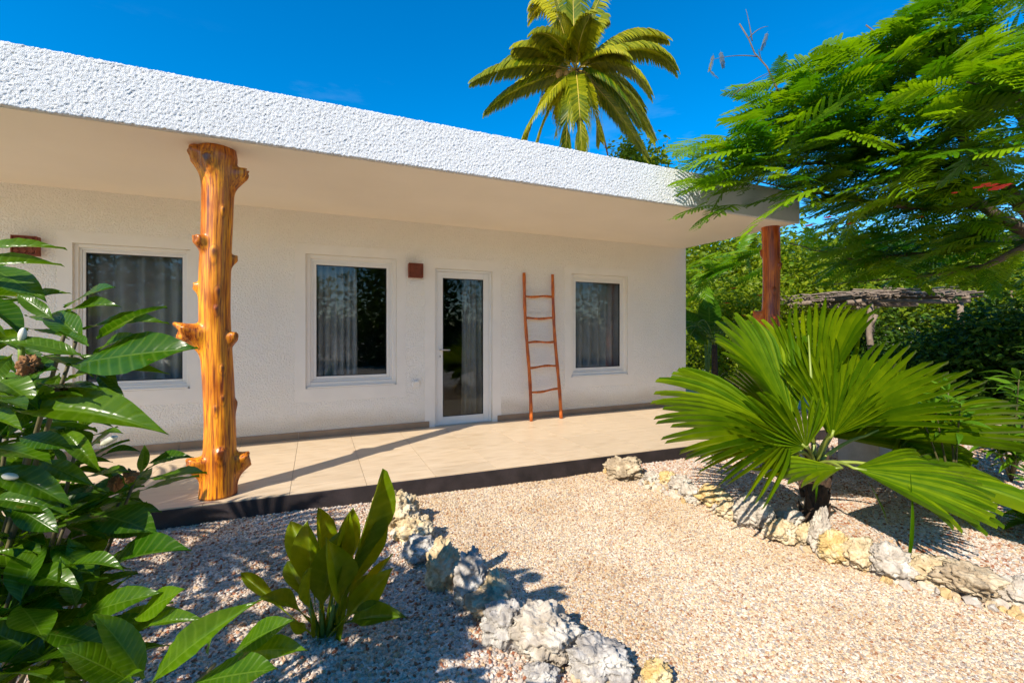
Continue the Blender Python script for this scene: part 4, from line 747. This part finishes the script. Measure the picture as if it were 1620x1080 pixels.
# ================================================================ FLAME TREE (feathery leaves)
def feather_mesh(seed, pairs=15, droop=0.28, fan=0.30):
    """twice divided leaf, 1 long on +Y: rachis and pairs of comb-edged pinnae."""
    rs = random.Random(seed); V = []; F = []
    def quad(a, b, c, d): n = len(V); V.extend((tuple(a), tuple(b), tuple(c), tuple(d))); F.append((n, n+1, n+2, n+3))
    def pos(v): return Vector((0.03*math.sin(v*3+seed), v, -droop*v*v))
    for i in range(10):
        a, b = pos(i/10), pos((i+1)/10); w = Vector((.007, 0, 0)); quad(a-w, a+w, b+w, b-w)
    for i in range(pairs):
        t0 = i/(pairs-1); v = 0.12+0.88*t0; p = pos(v); ln = fan*(math.sin(math.pi*(0.20+0.66*t0)))**.7*rs.uniform(.9, 1.08)
        for s in (-1, 1):
            an = R(24+30*t0); d = Vector((s*math.cos(an), math.sin(an), -0.08)).normalized(); pr = Vector((-d.y*s, d.x*s, rs.uniform(-.25, .25))).normalized(); sag = rs.uniform(.08, .4)*ln; hw = .46*.88/pairs*rs.uniform(.8, 1.05); K = 7
            for k in range(K):                                   # each tooth of the comb is a pair of fused leaflets
                ta, tb = k/K, (k+.92)/K; wa, wb_ = hw*(math.sin(math.pi*(.14+.80*ta)))**.5, hw*(math.sin(math.pi*(.14+.80*tb)))**.5*.86
                ca, cb = p+d*(ln*ta)-UP*(sag*ta*ta), p+d*(ln*tb)-UP*(sag*tb*tb); quad(ca-pr*wa, ca+pr*wa, cb+pr*wb_, cb-pr*wb_)
    return mesh('leaf', V, F)
FEATH = [feather_mesh(1), feather_mesh(2, droop=.45), feather_mesh(3, pairs=13, droop=.12, fan=.33), feather_mesh(4, droop=.6, fan=.27)]
FT = Vector((9.2, 2.3, -0.165)); flame = empty('flame_tree', FT, 'spreading flame tree with feathery leaves hanging over the roof corner', 'tree')
fork = FT+Vector((-.3, .2, 2.6))
MB().tube([FT-UP*.05, FT+Vector((-.08, .05, .9)), FT+Vector((-.12, .1, 1.8)), fork], [.26, .20, .17, .15], 14, wob=.08).obj('trunk', M['bark'], flame, True)
LIMBS = [  # end px,py,depth
    [(1560, 330, 6.0), (1450, 250, 5.4), (1330, 205, 5.3), (1240, 160, 5.3), (1170, 38, 5.4)],
    [(1560, 330, 6.0), (1470, 285, 5.6), (1340, 265, 5.5), (1230, 250, 5.2), (1110, 235, 5.2)],
    [(1600, 300, 5.4), (1520, 210, 5.0), (1440, 110, 5.0), (1370, 40, 5.2)],
    [(1640, 240, 5.0), (1580, 110, 4.8), (1540, 30, 4.8), (1500, -40, 5.0)],
    [(1600, 380, 6.5), (1480, 400, 6.6), (1350, 410, 6.9), (1250, 385, 7.4)],
    [(1620, 310, 6.2), (1500, 330, 6.0), (1380, 320, 5.8), (1270, 300, 5.5), (1160, 275, 5.0)],
    [(1660, 200, 4.4), (1600, 140, 4.0), (1530, 130, 3.8)], [(1700, 350, 5.5), (1560, 420, 6.0), (1450, 440, 7.0), (1320, 450, 8.0)], [(1680, 100, 5.4), (1640, 0, 5.6), (1600, -80, 6)]]
tips_ = []
for li, l in enumerate(LIMBS):
    P = [fork]+[at(*q) for q in l]; pts = []
    for i in range(len(P)-1):
        for t in np.linspace(0, 1, 6)[:-1]: pts.append(P[i].lerp(P[i+1], float(t))+rvec()*.025)
    pts.append(P[-1]); n = len(pts)
    MB().tube(pts, [max(.008, .085*(1-i/n)**1.2) for i in range(n)], 8).obj('limb', M['bark'], flame, True)
    for i in range(7, n): tips_.append((pts[i], (pts[i]-pts[i-3]).normalized(), i/n))
CL = [  # more leafy spots: px, py, depth, spread
    (1130, 225, 5.1, .30), (1160, 285, 5.0, .32), (1120, 300, 4.9, .22), (1200, 250, 5.2, .4), (1210, 310, 5.0, .35), (1180, 330, 4.8, .22), (1250, 200, 5.3, .4), (1290, 160, 5.3, .4), (1310, 110, 5.3, .32), (1330, 240, 5.4, .45), (1380, 180, 5.2, .45), (1360, 80, 5.3, .35),
    (1420, 60, 5.2, .35), (1450, 140, 5.1, .5), (1500, 60, 5.0, .45), (1480, 15, 5.0, .35), (1560, 90, 4.9, .5), (1540, 170, 4.4, .45), (1600, 180, 4.2, .45), (1600, 50, 4.8, .45), (1440, 240, 5.3, .5), (1500, 270, 5.4, .5), (1560, 260, 5.2, .5), (1620, 280, 5.2, .5),
    (1300, 310, 5.6, .5), (1380, 320, 5.8, .5), (1460, 340, 5.9, .5), (1540, 350, 6, .5), (1610, 360, 6, .5), (1330, 380, 6.5, .5), (1420, 390, 6.5, .55), (1510, 400, 6.5, .55), (1600, 415, 6.5, .55), (1290, 410, 7.4, .5), (1400, 430, 7.2, .5), (1180, 400, 9, .5), (1140, 430, 9.5, .5), (1480, 190, 4.9, .4), (1400, 285, 5.1, .4), (1540, 240, 4.3, .35), (1320, 200, 4.9, .3)]
leaves = []
for (px, py, d, s) in CL:
    c = at(px, py, d); out = (c-fork); out.z *= .2; out.normalize()
    for k in range(18):
        off = Vector((random.gauss(0, 1)*s, random.gauss(0, 1)*s, random.gauss(0, 1)*s*.42)); a = random.random()*6.283
        dr = (out*.75+Vector((math.cos(a), math.sin(a), random.uniform(-.25, .30)))*.8).normalized(); leaves.append((c+off*.75, dr, random.uniform(.55, .9)))
for (p, dr, t) in tips_:
    for k in range(3):
        a = random.random()*6.283; d2 = (dr*.7+Vector((math.cos(a), math.sin(a), random.uniform(-.2, .4)))*.8).normalized(); leaves.append((p, d2, random.uniform(.38, .6)))
def frame_ok(p, d, l):
    for q in (p, p+d*l):
        z = depth(q)
        if z < 2.6: return False
        px = 810+q.xy.dot(RGT.xy)/z*FPX; py = HOR-(q.z-EYE)/z*FPX
        if z < 4.2 and px < 1400: return False
        lo = np.interp(px, [1060, 1110, 1180, 1240, 1330, 1420, 1480, 1620], [240, 170, 120, 85, 55, 25, -60, -80])   # the crown's ragged upper left outline
        if px < 1066 or py < lo-12: return False
        if 5.8 < q.x+.0 and False: return False
        if 2.70 < q.z < 3.32 and q.x < 6.15 and q.y > 3.9: return False      # not inside the roof
        if q.z <= 2.8 and q.x < 6.2 and q.y > 3.95: return False
        hi = np.interp(px, [1060, 1110, 1150, 1175, 1200, 1240, 1268, 1276, 1330, 1340, 1550, 1560], [318, 330, 345, 328, 302, 286, 290, 440, 455, 440, 440, 460])
        if py > hi and z < 8.5: return False
    return True
leaves = [l for l in leaves if frame_ok(*l)]
random.shuffle(leaves); leaves.sort(key=lambda l: depth(l[0]) if random.random() < .75 else depth(l[0])+2)
for (p, d, l) in leaves[:300]:
    link('leaf', random.choice(FEATH), M['feather'], flame, frame_mat(p, d, UP+rvec()*.35, l*random.uniform(.9, 1.1), l, l))
rest = leaves[300:]
src = [o for o in flame.children if o.name.startswith('leaf')][:1][0]
def leaf_scatter(name, items, src, parent, sx=1.0):
    me = mesh(name, [tuple(i[0]) for i in items], []); o = link(name, me, None, parent)
    me.attributes.new('rot', 'FLOAT_VECTOR', 'POINT'); me.attributes.new('siz', 'FLOAT', 'POINT'); ar = me.attributes['rot']; asz = me.attributes['siz']
    for k, (p, d, l) in enumerate(items):
        e = frame_mat((0, 0, 0), d, UP+rvec()*.35, 1, 1, 1).to_euler(); ar.data[k].vector = e; asz.data[k].value = l
    ng = bpy.data.node_groups.new(name, 'GeometryNodeTree'); ng.interface.new_socket('Geometry', in_out='INPUT', socket_type='NodeSocketGeometry'); ng.interface.new_socket('Geometry', in_out='OUTPUT', socket_type='NodeSocketGeometry')
    gi = ng.nodes.new('NodeGroupInput'); go = ng.nodes.new('NodeGroupOutput'); oi = ng.nodes.new('GeometryNodeObjectInfo'); oi.transform_space = 'ORIGINAL'; oi.inputs['Object'].default_value = src; oi.inputs['As Instance'].default_value = False
    ip = ng.nodes.new('GeometryNodeInstanceOnPoints'); a1 = ng.nodes.new('GeometryNodeInputNamedAttribute'); a1.data_type = 'FLOAT_VECTOR'; a1.inputs[0].default_value = 'rot'; a2 = ng.nodes.new('GeometryNodeInputNamedAttribute'); a2.data_type = 'FLOAT'; a2.inputs[0].default_value = 'siz'
    sm = ng.nodes.new('GeometryNodeSetMaterial'); sm.inputs['Material'].default_value = src.data.materials[0]
    Lk = ng.links.new; Lk(gi.outputs[0], ip.inputs['Points']); Lk(oi.outputs['Geometry'], sm.inputs[0]); Lk(sm.outputs[0], ip.inputs['Instance']); Lk(a1.outputs[0], ip.inputs['Rotation']); Lk(a2.outputs[0], ip.inputs['Scale']); Lk(ip.outputs[0], go.inputs[0])
    o.modifiers.new('leaves', 'NODES').node_group = ng; return tag(o, kind='stuff')
if rest: leaf_scatter('foliage', rest, src, flame)
def flower(parent, p, r, mat='red', name='flower', petals=5):
    m = MB()
    for k in range(petals):
        a = k*2*math.pi/petals+random.random()*.3; d = Vector((math.cos(a), math.sin(a), .4)).normalized(); s = Vector((-math.sin(a), math.cos(a), 0)); n = len(m.V)
        m.V += [tuple(p), tuple(p+d*r*.6+s*r*.42), tuple(p+d*r-UP*r*.15), tuple(p+d*r*.6-s*r*.42)]; m.F.append((n, n+1, n+2, n+3))
    o = m.obj(name, M[mat], parent); return o
for (px, py, d) in ((1570, 295, 4.5), (1582, 298, 4.5), (1560, 293, 4.5), (1592, 294, 4.6), (1576, 301, 4.55), (1548, 298, 4.6), (1512, 306, 4.9), (1505, 305, 5.8), (1346, 355, 5.9), (1280, 358, 6.2), (1460, 303, 5.6), (1455, 345, 6), (1310, 345, 6.0)): flower(flame, at(px, py, d-.35), random.uniform(.045, .07))
for (px, py, d) in ((1128, 85, 5.3), (1120, 105, 5.3), (1200, 75, 5.35), (1215, 50, 5.4), (1140, 80, 5.3)):
    p = at(px, py, d); link('withered_leaf', FEATH[1], M['wither'], flame, frame_mat(p, rvec()*.4-UP, rvec(), .12, .17, .17))
for (a, b) in (((1200, 90, 5.35), (1125, 95, 5.3)), ((1185, 60, 5.4), (1215, 42, 5.4)), ((1190, 65, 5.4), (1180, 15, 5.4)), ((1240, 115, 5.3), (1205, 125, 5.25)), ((1160, 150, 5.2), (1230, 110, 5.3))):
    MB().tube(bez(at(*a), at(*a).lerp(at(*b), .5)+UP*.06, at(*b), 8), [.007-.005*i/7 for i in range(8)], 5).obj('twig', M['bark'], flame, True)

# ================================================================ COCONUT PALM BEHIND THE HOUSE
CD = 19.0; CC = at(911, 112, CD); CB = Vector((CC.x+.6, CC.y+.4, -.2))
coco = empty('coconut_palm', CB, 'tall coconut palm rising behind the roof against the sky', 'palm')
MB().tube([CB.lerp(CC, t)+Vector((.25*math.sin(t*3), 0, 0)) for t in np.linspace(0, 1, 16)], [.20-.07*i/15 for i in range(16)], 12, wob=.06).obj('trunk', M['bark'], coco, True)
def coco_frond(a, c, b, seed, mat='coco', wid=1.05, fold=.5):
    rs = random.Random(seed); P = bez(a, c, b, 30); V = []; F = []; rnd = []
    tone = rs.random(); nl = 100  # random tone puts each frond's sunlit-to-shaded look into its leaflet colour
    for k in range(nl):
        t = .10+.90*k/nl; f = t*29; i = min(28, int(f)); p = P[i].lerp(P[i+1], f-i); tan = (P[i+1]-P[i]).normalized()
        sd = tan.cross(UP); sd = sd.normalized() if sd.length > .05 else RGT; upv = sd.cross(tan).normalized()
        L_ = wid*(math.sin(math.pi*min(1, .16+.80*t)))**.55*rs.uniform(.85, 1.1)
        for s in (-1, 1):
            d1 = (sd*s*.75+tan*(.55+.5*t)+upv*(.30-fold*.3)).normalized(); d2 = (d1*.55-UP*(.55+fold*.5)+tan*.15).normalized(); w = .050
            q0 = p; q1 = p+d1*L_*.45; q2 = q1+d2*L_*.35; q3 = q2+(d2-UP*.5).normalized()*L_*.25; n = len(V); c0 = min(1, max(0, tone*.65+rs.random()*.45-.05))
            for q, ww in ((q0, w*.5), (q1, w), (q2, w*.75)): V.append(tuple(q-tan*ww)); V.append(tuple(q+tan*ww))
            V.append(tuple(q3)); F += [(n, n+1, n+3, n+2), (n+2, n+3, n+5, n+4), (n+4, n+5, n+6)]; rnd += [c0]*7
    o = link('frond', mesh('frond', V, F, False, attrs={'rnd': rnd}), M[mat], coco)
    MB().tube(P, [.030-.026*i/29 for i in range(30)], 6).obj('midrib', M['midrib'], o, True); return o
CF = [  # tip px,py,dd   control px,py,dd
    ((748, 128, -.5), (820, 85, -.5)), ((769, 176, .4), (820, 125, .6)), ((828, 222, -1.2), (868, 130, -1.8)), ((848, 232, -.3), (872, 150, -.5)), ((921, 246, -2.0), (915, 130, -3.2)), ((1026, 250, 1.0), (960, 140, .8)), ((1036, 222, 1.5), (985, 120, 1.2)),
    ((1030, 150, -1.0), (990, 70, -1.0)), ((1070, 112, .2), (1025, 40, .2)), ((1056, 62, 1.8), (985, 30, 1.5)), ((968, -45, 1.5), (930, 30, 1.2)), ((906, -70, .8), (906, 20, .8)), ((838, 30, 1.2), (872, -40, 1.2)), ((845, 55, -1.8), (880, 40, -2.0)),
    ((935, 25, -1.8), (915, 50, -2.0)), ((792, 104, 1.4), (845, 70, 1.4)), ((1020, 170, 1.6), (965, 105, 1.8)), ((870, -45, 1.6), (890, 30, 1.4)), ((1000, 215, 2.2), (950, 120, 2.4)), ((880, 215, 1.8), (890, 120, 2.0)), ((860, 175, 2.0), (880, 110, 2.2))]
CF += [((880, 20, -1.0), (892, 50, -1.4)), ((955, 30, .6), (935, 40, .8)), ((800, 150, 1.0), (850, 110, 1.2)), ((990, 90, -1.2), (955, 70, -1.4)), ((895, 235, -1.4), (900, 150, -2.2)), ((950, 225, -1.2), (935, 140, -1.8)), ((815, 75, -.8), (860, 65, -1.0)), ((1010, 195, -.8), (965, 110, -1.0))]
for i, (t, c) in enumerate(CF): coco_frond(CC, at(c[0], c[1], CD+c[2]), at(t[0], t[1], CD+t[2]), i+3)
coco_frond(CC, at(940, 140, CD-.8), at(962, 246, CD-.6), 77, 'cocodry', .35, 1.0)
for (px, py) in ((903, 128), (915, 130), (922, 122), (897, 118), (885, 117)):
    me = rock_mesh(.30, .30, .30, px*.1, .25); o = link('coconut', me, M['coconut'], coco); o.matrix_basis = Matrix.Translation(at(px, py, CD-.35))

# ================================================================ TREES AND HEDGES BEHIND
def cloud(center, rx, ry, rz, clumps, per, size, seed, spread=.22, flat=.5, shell=.55):
    """leaf cloud: folded diamond leaves gathered in clumps spread through a crown's volume."""
    g = np.random.default_rng(seed); d = g.normal(size=(clumps, 3)); d /= np.linalg.norm(d, axis=1)[:, None]
    r = (shell+(1-shell)*g.random(clumps))**.7; C = d*r[:, None]*np.array([rx, ry, rz])*g.uniform(.75, 1.12, (clumps, 1))
    cs = g.uniform(.6, 1.3, clumps)*spread*min(rx, ry, rz)*1.6
    P = np.repeat(C, per, 0)+g.normal(size=(clumps*per, 3))*np.repeat(cs, per)[:, None]*np.array([1, 1, .7]); n = len(P)
    A = g.normal(size=(n, 3)); A[:, 2] = A[:, 2]*.6-.15; A /= np.linalg.norm(A, axis=1)[:, None]
    B = g.normal(size=(n, 3)); B[:, 2] *= 1-flat; B -= A*(A*B).sum(1)[:, None]; B /= np.linalg.norm(B, axis=1)[:, None]; N = np.cross(A, B)
    L_ = size*g.uniform(.6, 1.3, n)[:, None]; W = L_*.26
    V = np.stack([P, P+A*L_*.45+B*W+N*W*.3, P+A*L_, P+A*L_*.45-B*W+N*W*.3], 1).reshape(-1, 3)+np.array(center)
    F = np.arange(n*4).reshape(n, 4); rn = np.repeat(np.clip(np.repeat(g.random(clumps), per)*.6+g.random(n)*.4, 0, 1), 4); return V, F, rn
def tree(name, base, h, rx, ry, rz, mat, label, cat, seed, clumps=70, per=110, size=.16, group=None, trunk=.10, cz=None, shell=.55, flat=.5, spread=.22):
    base = Vector(base); root = empty(name, base, label, cat, group); c = base+UP*(cz if cz else h-rz)
    V, F, rn = cloud(c, rx, ry, rz, clumps, per, size, seed, shell=shell, flat=flat, spread=spread)
    keep = V.reshape(-1, 4, 3)[:, :, 2].min(1) > -.15; V = V.reshape(-1, 4, 3)[keep].reshape(-1, 3); rn = rn.reshape(-1, 4)[keep].ravel(); F = np.arange(len(V)).reshape(-1, 4)
    link('crown', mesh('crown', V, F, attrs={'rnd': rn}), M[mat], root)
    rs = random.Random(seed); top = c+UP*rz*.3
    MB().tube([base-UP*.05, base.lerp(top, .5)+Vector((rs.uniform(-.1, .1), rs.uniform(-.1, .1), 0)), top], [trunk, trunk*.75, trunk*.25], 9, wob=.1).obj('trunk', M['bark'], root, True)
    for k in range(5):
        a = k*1.26+rs.random(); s = base.lerp(top, .35+.1*k); e = c+Vector((math.cos(a)*rx*.7, math.sin(a)*ry*.7, rz*rs.uniform(-.2, .6)))
        MB().tube(bez(s, s.lerp(e, .5)+UP*.1*rz, e, 8), [trunk*.5*(1-i/9) for i in range(8)], 6).obj('limb', M['bark'], root, True)
    return root
def gp(px, d): p = at(px, 600, d); p.z = -.168; return p
G1 = 'shrubs and trees closing the garden'
hib = tree('hibiscus_bush', gp(1165, 11.5), 2.9, 1.3, 1.1, 1.45, 'lime', 'yellow green hibiscus bush with red flowers left of the far post', 'bush', 11, 80, 120, .13, G1, .05)
for (px, py) in ((1160, 457), (1203, 468), (1150, 480), (1178, 500), (1295, 540)): flower(hib, at(px, py, 9.9), .10)
tree('garden_tree', gp(1120, 16), 5.2, 2.2, 2.0, 2.0, 'lime', 'light green tree seen past the house corner', 'tree', 12, 90, 110, .2, G1, .12)
tree('garden_tree', gp(1240, 15), 4.6, 2.0, 2.0, 2.0, 'lime', 'light green tree between the far post and the pergola', 'tree', 13, 80, 110, .2, G1, .12)
tree('garden_tree', gp(1330, 18), 5.4, 2.4, 2.2, 2.4, 'hedge', 'dark green tree standing behind the pergola roof', 'tree', 14, 90, 110, .22, G1, .14)
tree('garden_tree', gp(1470, 19), 5.6, 2.8, 2.2, 2.6, 'hedge', 'broad dark tree far behind the right pergola post', 'tree', 15, 90, 110, .24, G1, .14)
tree('garden_tree', gp(1600, 15), 4.2, 2.2, 2.0, 1.9, 'lime', 'yellow green tree right of the pergola at the frame edge', 'tree', 16, 90, 120, .18, G1, .12)
tree('dense_shrub', gp(1440, 9.8), 1.25, 1.25, .9, .7, 'hedge', 'dense dark shrub between the two visible pergola posts', 'shrub', 17, 80, 130, .12, G1, .04, cz=.5)
tree('dense_shrub', gp(1560, 8.4), 1.75, 1.1, 1.0, 1.0, 'hedge', 'dense dark shrub under the right pergola post', 'shrub', 18, 90, 140, .12, G1, .04, cz=.7)
tree('dense_shrub', gp(1640, 7.4), 2.1, 1.1, 1.0, 1.15, 'hedge', 'dense dark shrub at the right frame edge above the oleander', 'shrub', 19, 80, 130, .12, G1, .04, cz=.9)
tree('dense_shrub', gp(1330, 12.5), 1.8, 1.4, .9, 1.0, 'hedge', 'dark shrub in the shade under the pergola', 'shrub', 20, 70, 110, .14, G1, .04, cz=.7)
tree('dense_shrub', gp(1225, 12.5), 1.7, 1.1, .9, .95, 'hedge', 'low dark shrub behind the red trunk post', 'shrub', 21, 60, 110, .13, G1, .04, cz=.7)
tree('dense_shrub', gp(1115, 13.5), 1.7, .9, .9, .95, 'hedge', 'low dark shrub beside the house corner', 'shrub', 22, 60, 110, .13, G1, .04, cz=.7)
tree('tall_tree', gp(1005, 24), 11.7, 1.3, 1.3, 2.0, 'lime', 'sunlit tree top showing just above the roof under the palm', 'tree', 23, 60, 90, .3, G1, .16)
tree('boundary_tree', gp(1150, 27), 7.5, 4.5, 3, 3.6, 'hedge', 'far dark tree beyond the house corner', 'tree', 24, 90, 110, .36, G1, .2)
tree('boundary_tree', gp(1350, 28), 7.5, 5, 3, 3.6, 'hedge', 'far dark tree beyond the pergola', 'tree', 25, 90, 110, .36, G1, .2)
tree('boundary_tree', gp(1560, 28), 8, 5, 3, 3.9, 'hedge', 'far dark tree beyond the right hedge', 'tree', 26, 90, 110, .36, G1, .2)
tree('boundary_tree', gp(1750, 24), 8, 5, 3, 3.9, 'hedge', 'far dark tree just right of the frame', 'tree', 27, 80, 100, .36, G1, .2)
# small feather palm and a big paddle leaf plant by the house corner
b = gp(1132, 8.6); sp_ = empty('small_palm', b, 'small slender palm with a dark stem beside the house corner', 'palm')
top = at(1130, 545, 8.6); MB().tube([b, b.lerp(top, .5), top], [.075, .06, .05], 10, wob=.15).obj('trunk', M['fibre'], sp_, True)
for k in range(9):
    a = k*.7; e = top+Vector((math.cos(a)*.75, math.sin(a)*.75, .15+.25*(k % 2))); c = top+Vector((math.cos(a)*.35, math.sin(a)*.35, .65))
    P = bez(top, c, e, 12); V = []; F = []
    for j in range(1, 12):
        tn = (P[j]-P[j-1]).normalized(); sd = tn.cross(UP).normalized()
        for s in (-1, 1):
            d = (sd*s+tn*.5-UP*.35).normalized()*.28*math.sin(.5+2.3*j/12); n = len(V); V += [tuple(P[j]-tn*.015), tuple(P[j]+d*.5+tn*.018), tuple(P[j]+d), tuple(P[j]+d*.5-tn*.018)]; F.append((n, n+1, n+2, n+3))
    o = link('frond', mesh('frond', V, F, attrs={'rnd': [.5]*len(V)}), M['hedge'], sp_); MB().tube(P, .006, 5).obj('midrib', M['petiole'], o, True)
b = gp(1118, 9.4); pd = empty('paddle_plant', b, 'plant with one big paddle leaf left of the far post', 'plant')
for (bx, by, tx, ty_) in ((1122, 530, 1122, 462), (1115, 540, 1085, 490), (1118, 545, 1095, 520), (1125, 540, 1150, 505)):
    p0, p1 = at(bx, by, 9.4), at(tx, ty_, 9.35); put_leaf(pd, BROAD[2], M['shrub'], p0, p1, -FWD+rvec()*.3, 1.3); MB().tube([b, b.lerp(p0, .6), p0], [.02, .015, .01], 6).obj('stalk', M['stem'], pd, True)
# low white wall seen past the corner
wl = MB().box(-1.5, 1.5, -.1, .1, 0, .42).obj('garden_wall', M['whitewash'], bevel=.02); p = gp(1130, 12.2); wl.location = (p.x, p.y, -.17); wl.rotation_euler.z = -YAW+.1; tag(wl, 'low whitewashed wall in the shade beyond the house corner', 'wall')

# ---------------------------------------------------------------- pergola of sticks
PD = 11.0
perg = empty('stick_pergola', gp(1385, PD), 'rustic pergola roofed with grey sticks behind the fan palm', 'pergola')
A, B_, C_, D_ = at(1250, 492, 10.6), at(1365, 468, 10.2), at(1530, 470, 10.0), at(1340, 462, 13.4)
B0 = at(1360, 467, 10.2); ex = (C_-B0); ex2 = Vector((ex.x, ex.y, 0)).normalized(); bk = Vector((-ex2.y, ex2.x, 0))
if bk.dot(FWD) < 0: bk = -bk
c0 = B0; c1 = C_+ex2*.05; W = (c1-c0).xy.length; zt = 2.08
def perg_pt(u, v, z=0): q = Vector((c0.x, c0.y, zt))+ex2*(u*W)+bk*(v*3.0); q.z = zt+z-.10*max(0, -u)*2; return q
for (u, v) in ((.12, 0.02), (.94, .02), (.12, .95), (.94, .95), (-.62, .35)):
    t = perg_pt(u, v, -.12); g = Vector((t.x, t.y, -.17)); MB().tube([g.lerp(t, s)+rvec()*.03*(0 < s < 1) for s in np.linspace(0, 1, 7)], [.075, .07, .065, .07, .06, .06, .055], 9, wob=.12).obj('post', M['stick'], perg, True)
t = perg_pt(.12, .02, -.55); MB().tube([t-UP*.1, t+ex2*.12+UP*.15], [.05, .045], 8, wob=.15).obj('branch_stub', M['stick'], perg, True)
for v in (0.02, .5, .95):
    MB().tube([perg_pt(u, v, -.08+.02*math.sin(u*6)) for u in np.linspace(-.1, 1.02, 9)], .05, 8, wob=.12).obj('beam', M['stick'], perg, True)
MB().tube([perg_pt(-.72, .30, -.2), perg_pt(-.35, .32, -.2)], .05, 8, wob=.1).obj('beam', M['stick'], perg, True)
for u in (.12, .94, -.5): MB().tube([perg_pt(u, -.05, -.02), perg_pt(u, 1.05, -.02)], .045, 8, wob=.12).obj('beam', M['stick'], perg, True)
for k in range(130):
    u = -.7+1.75*k/130+random.uniform(-.03, .03); z = random.uniform(.0, .12); v0, v1 = random.uniform(-.12, .02), random.uniform(.9, 1.08)
    if u < -.1: v0 = .22+random.uniform(-.1, .05)
    p0, p1 = perg_pt(u, v0, z), perg_pt(u+random.uniform(-.10, .10), v1, z+random.uniform(-.03, .05)); MB().tube([p0, p0.lerp(p1, .5)+rvec()*.05, p1], [.022, .02, .012], 5).obj('stick', M['stick'], perg)
for k in range(60):
    u0 = random.uniform(-.75, .8); v = random.uniform(-.08, .25); z = random.uniform(.08, .2); p0, p1 = perg_pt(u0, v if u0 > -.1 else v+.3, z), perg_pt(u0+random.uniform(.2, .35), (v if u0 > -.1 else v+.3)+random.uniform(-.05, .05), z+random.uniform(-.04, .04)); MB().tube([p0, p0.lerp(p1, .5)+rvec()*.05, p1], [.02, .018, .012], 5).obj('stick', M['stick'], perg)

# ---------------------------------------------------------------- the garden behind the viewer, seen in the window panes
G2 = 'trees reflected in the window panes'
for i, (x, y, h, r, mt, lab) in enumerate(((-7, -9, 5.0, 2.6, 'hedge', 'dark garden tree reflected in the left window'), (-1.5, -10, 4.2, 2.3, 'lime', 'light green garden tree reflected in the middle window'), (4, -9, 5.2, 2.6, 'hedge', 'dark garden tree reflected in the door glass'), (10, -8, 4.6, 2.6, 'lime', 'light green garden tree reflected in the right window'), (15.5, -6, 5.2, 2.8, 'hedge', 'dark garden tree off to the right reflected in the right window'))):
    tree('garden_tree', (x, y, -.17), h, r, r*.8, h*.42, mt, lab, 'tree', 40+i, 60, 90, .28, G2, .12)
for i in range(8):
    tree('dense_shrub', (-9+3.6*i+random.uniform(-.5, .5), -7.2-random.random(), -.17), 2.3, 2.0, 1.2, 1.2, 'hedge', f'{ordn[i]} from the left of the clipped shrubs behind the viewer', 'shrub', 60+i, 50, 80, .22, G2, .05, cz=.9)
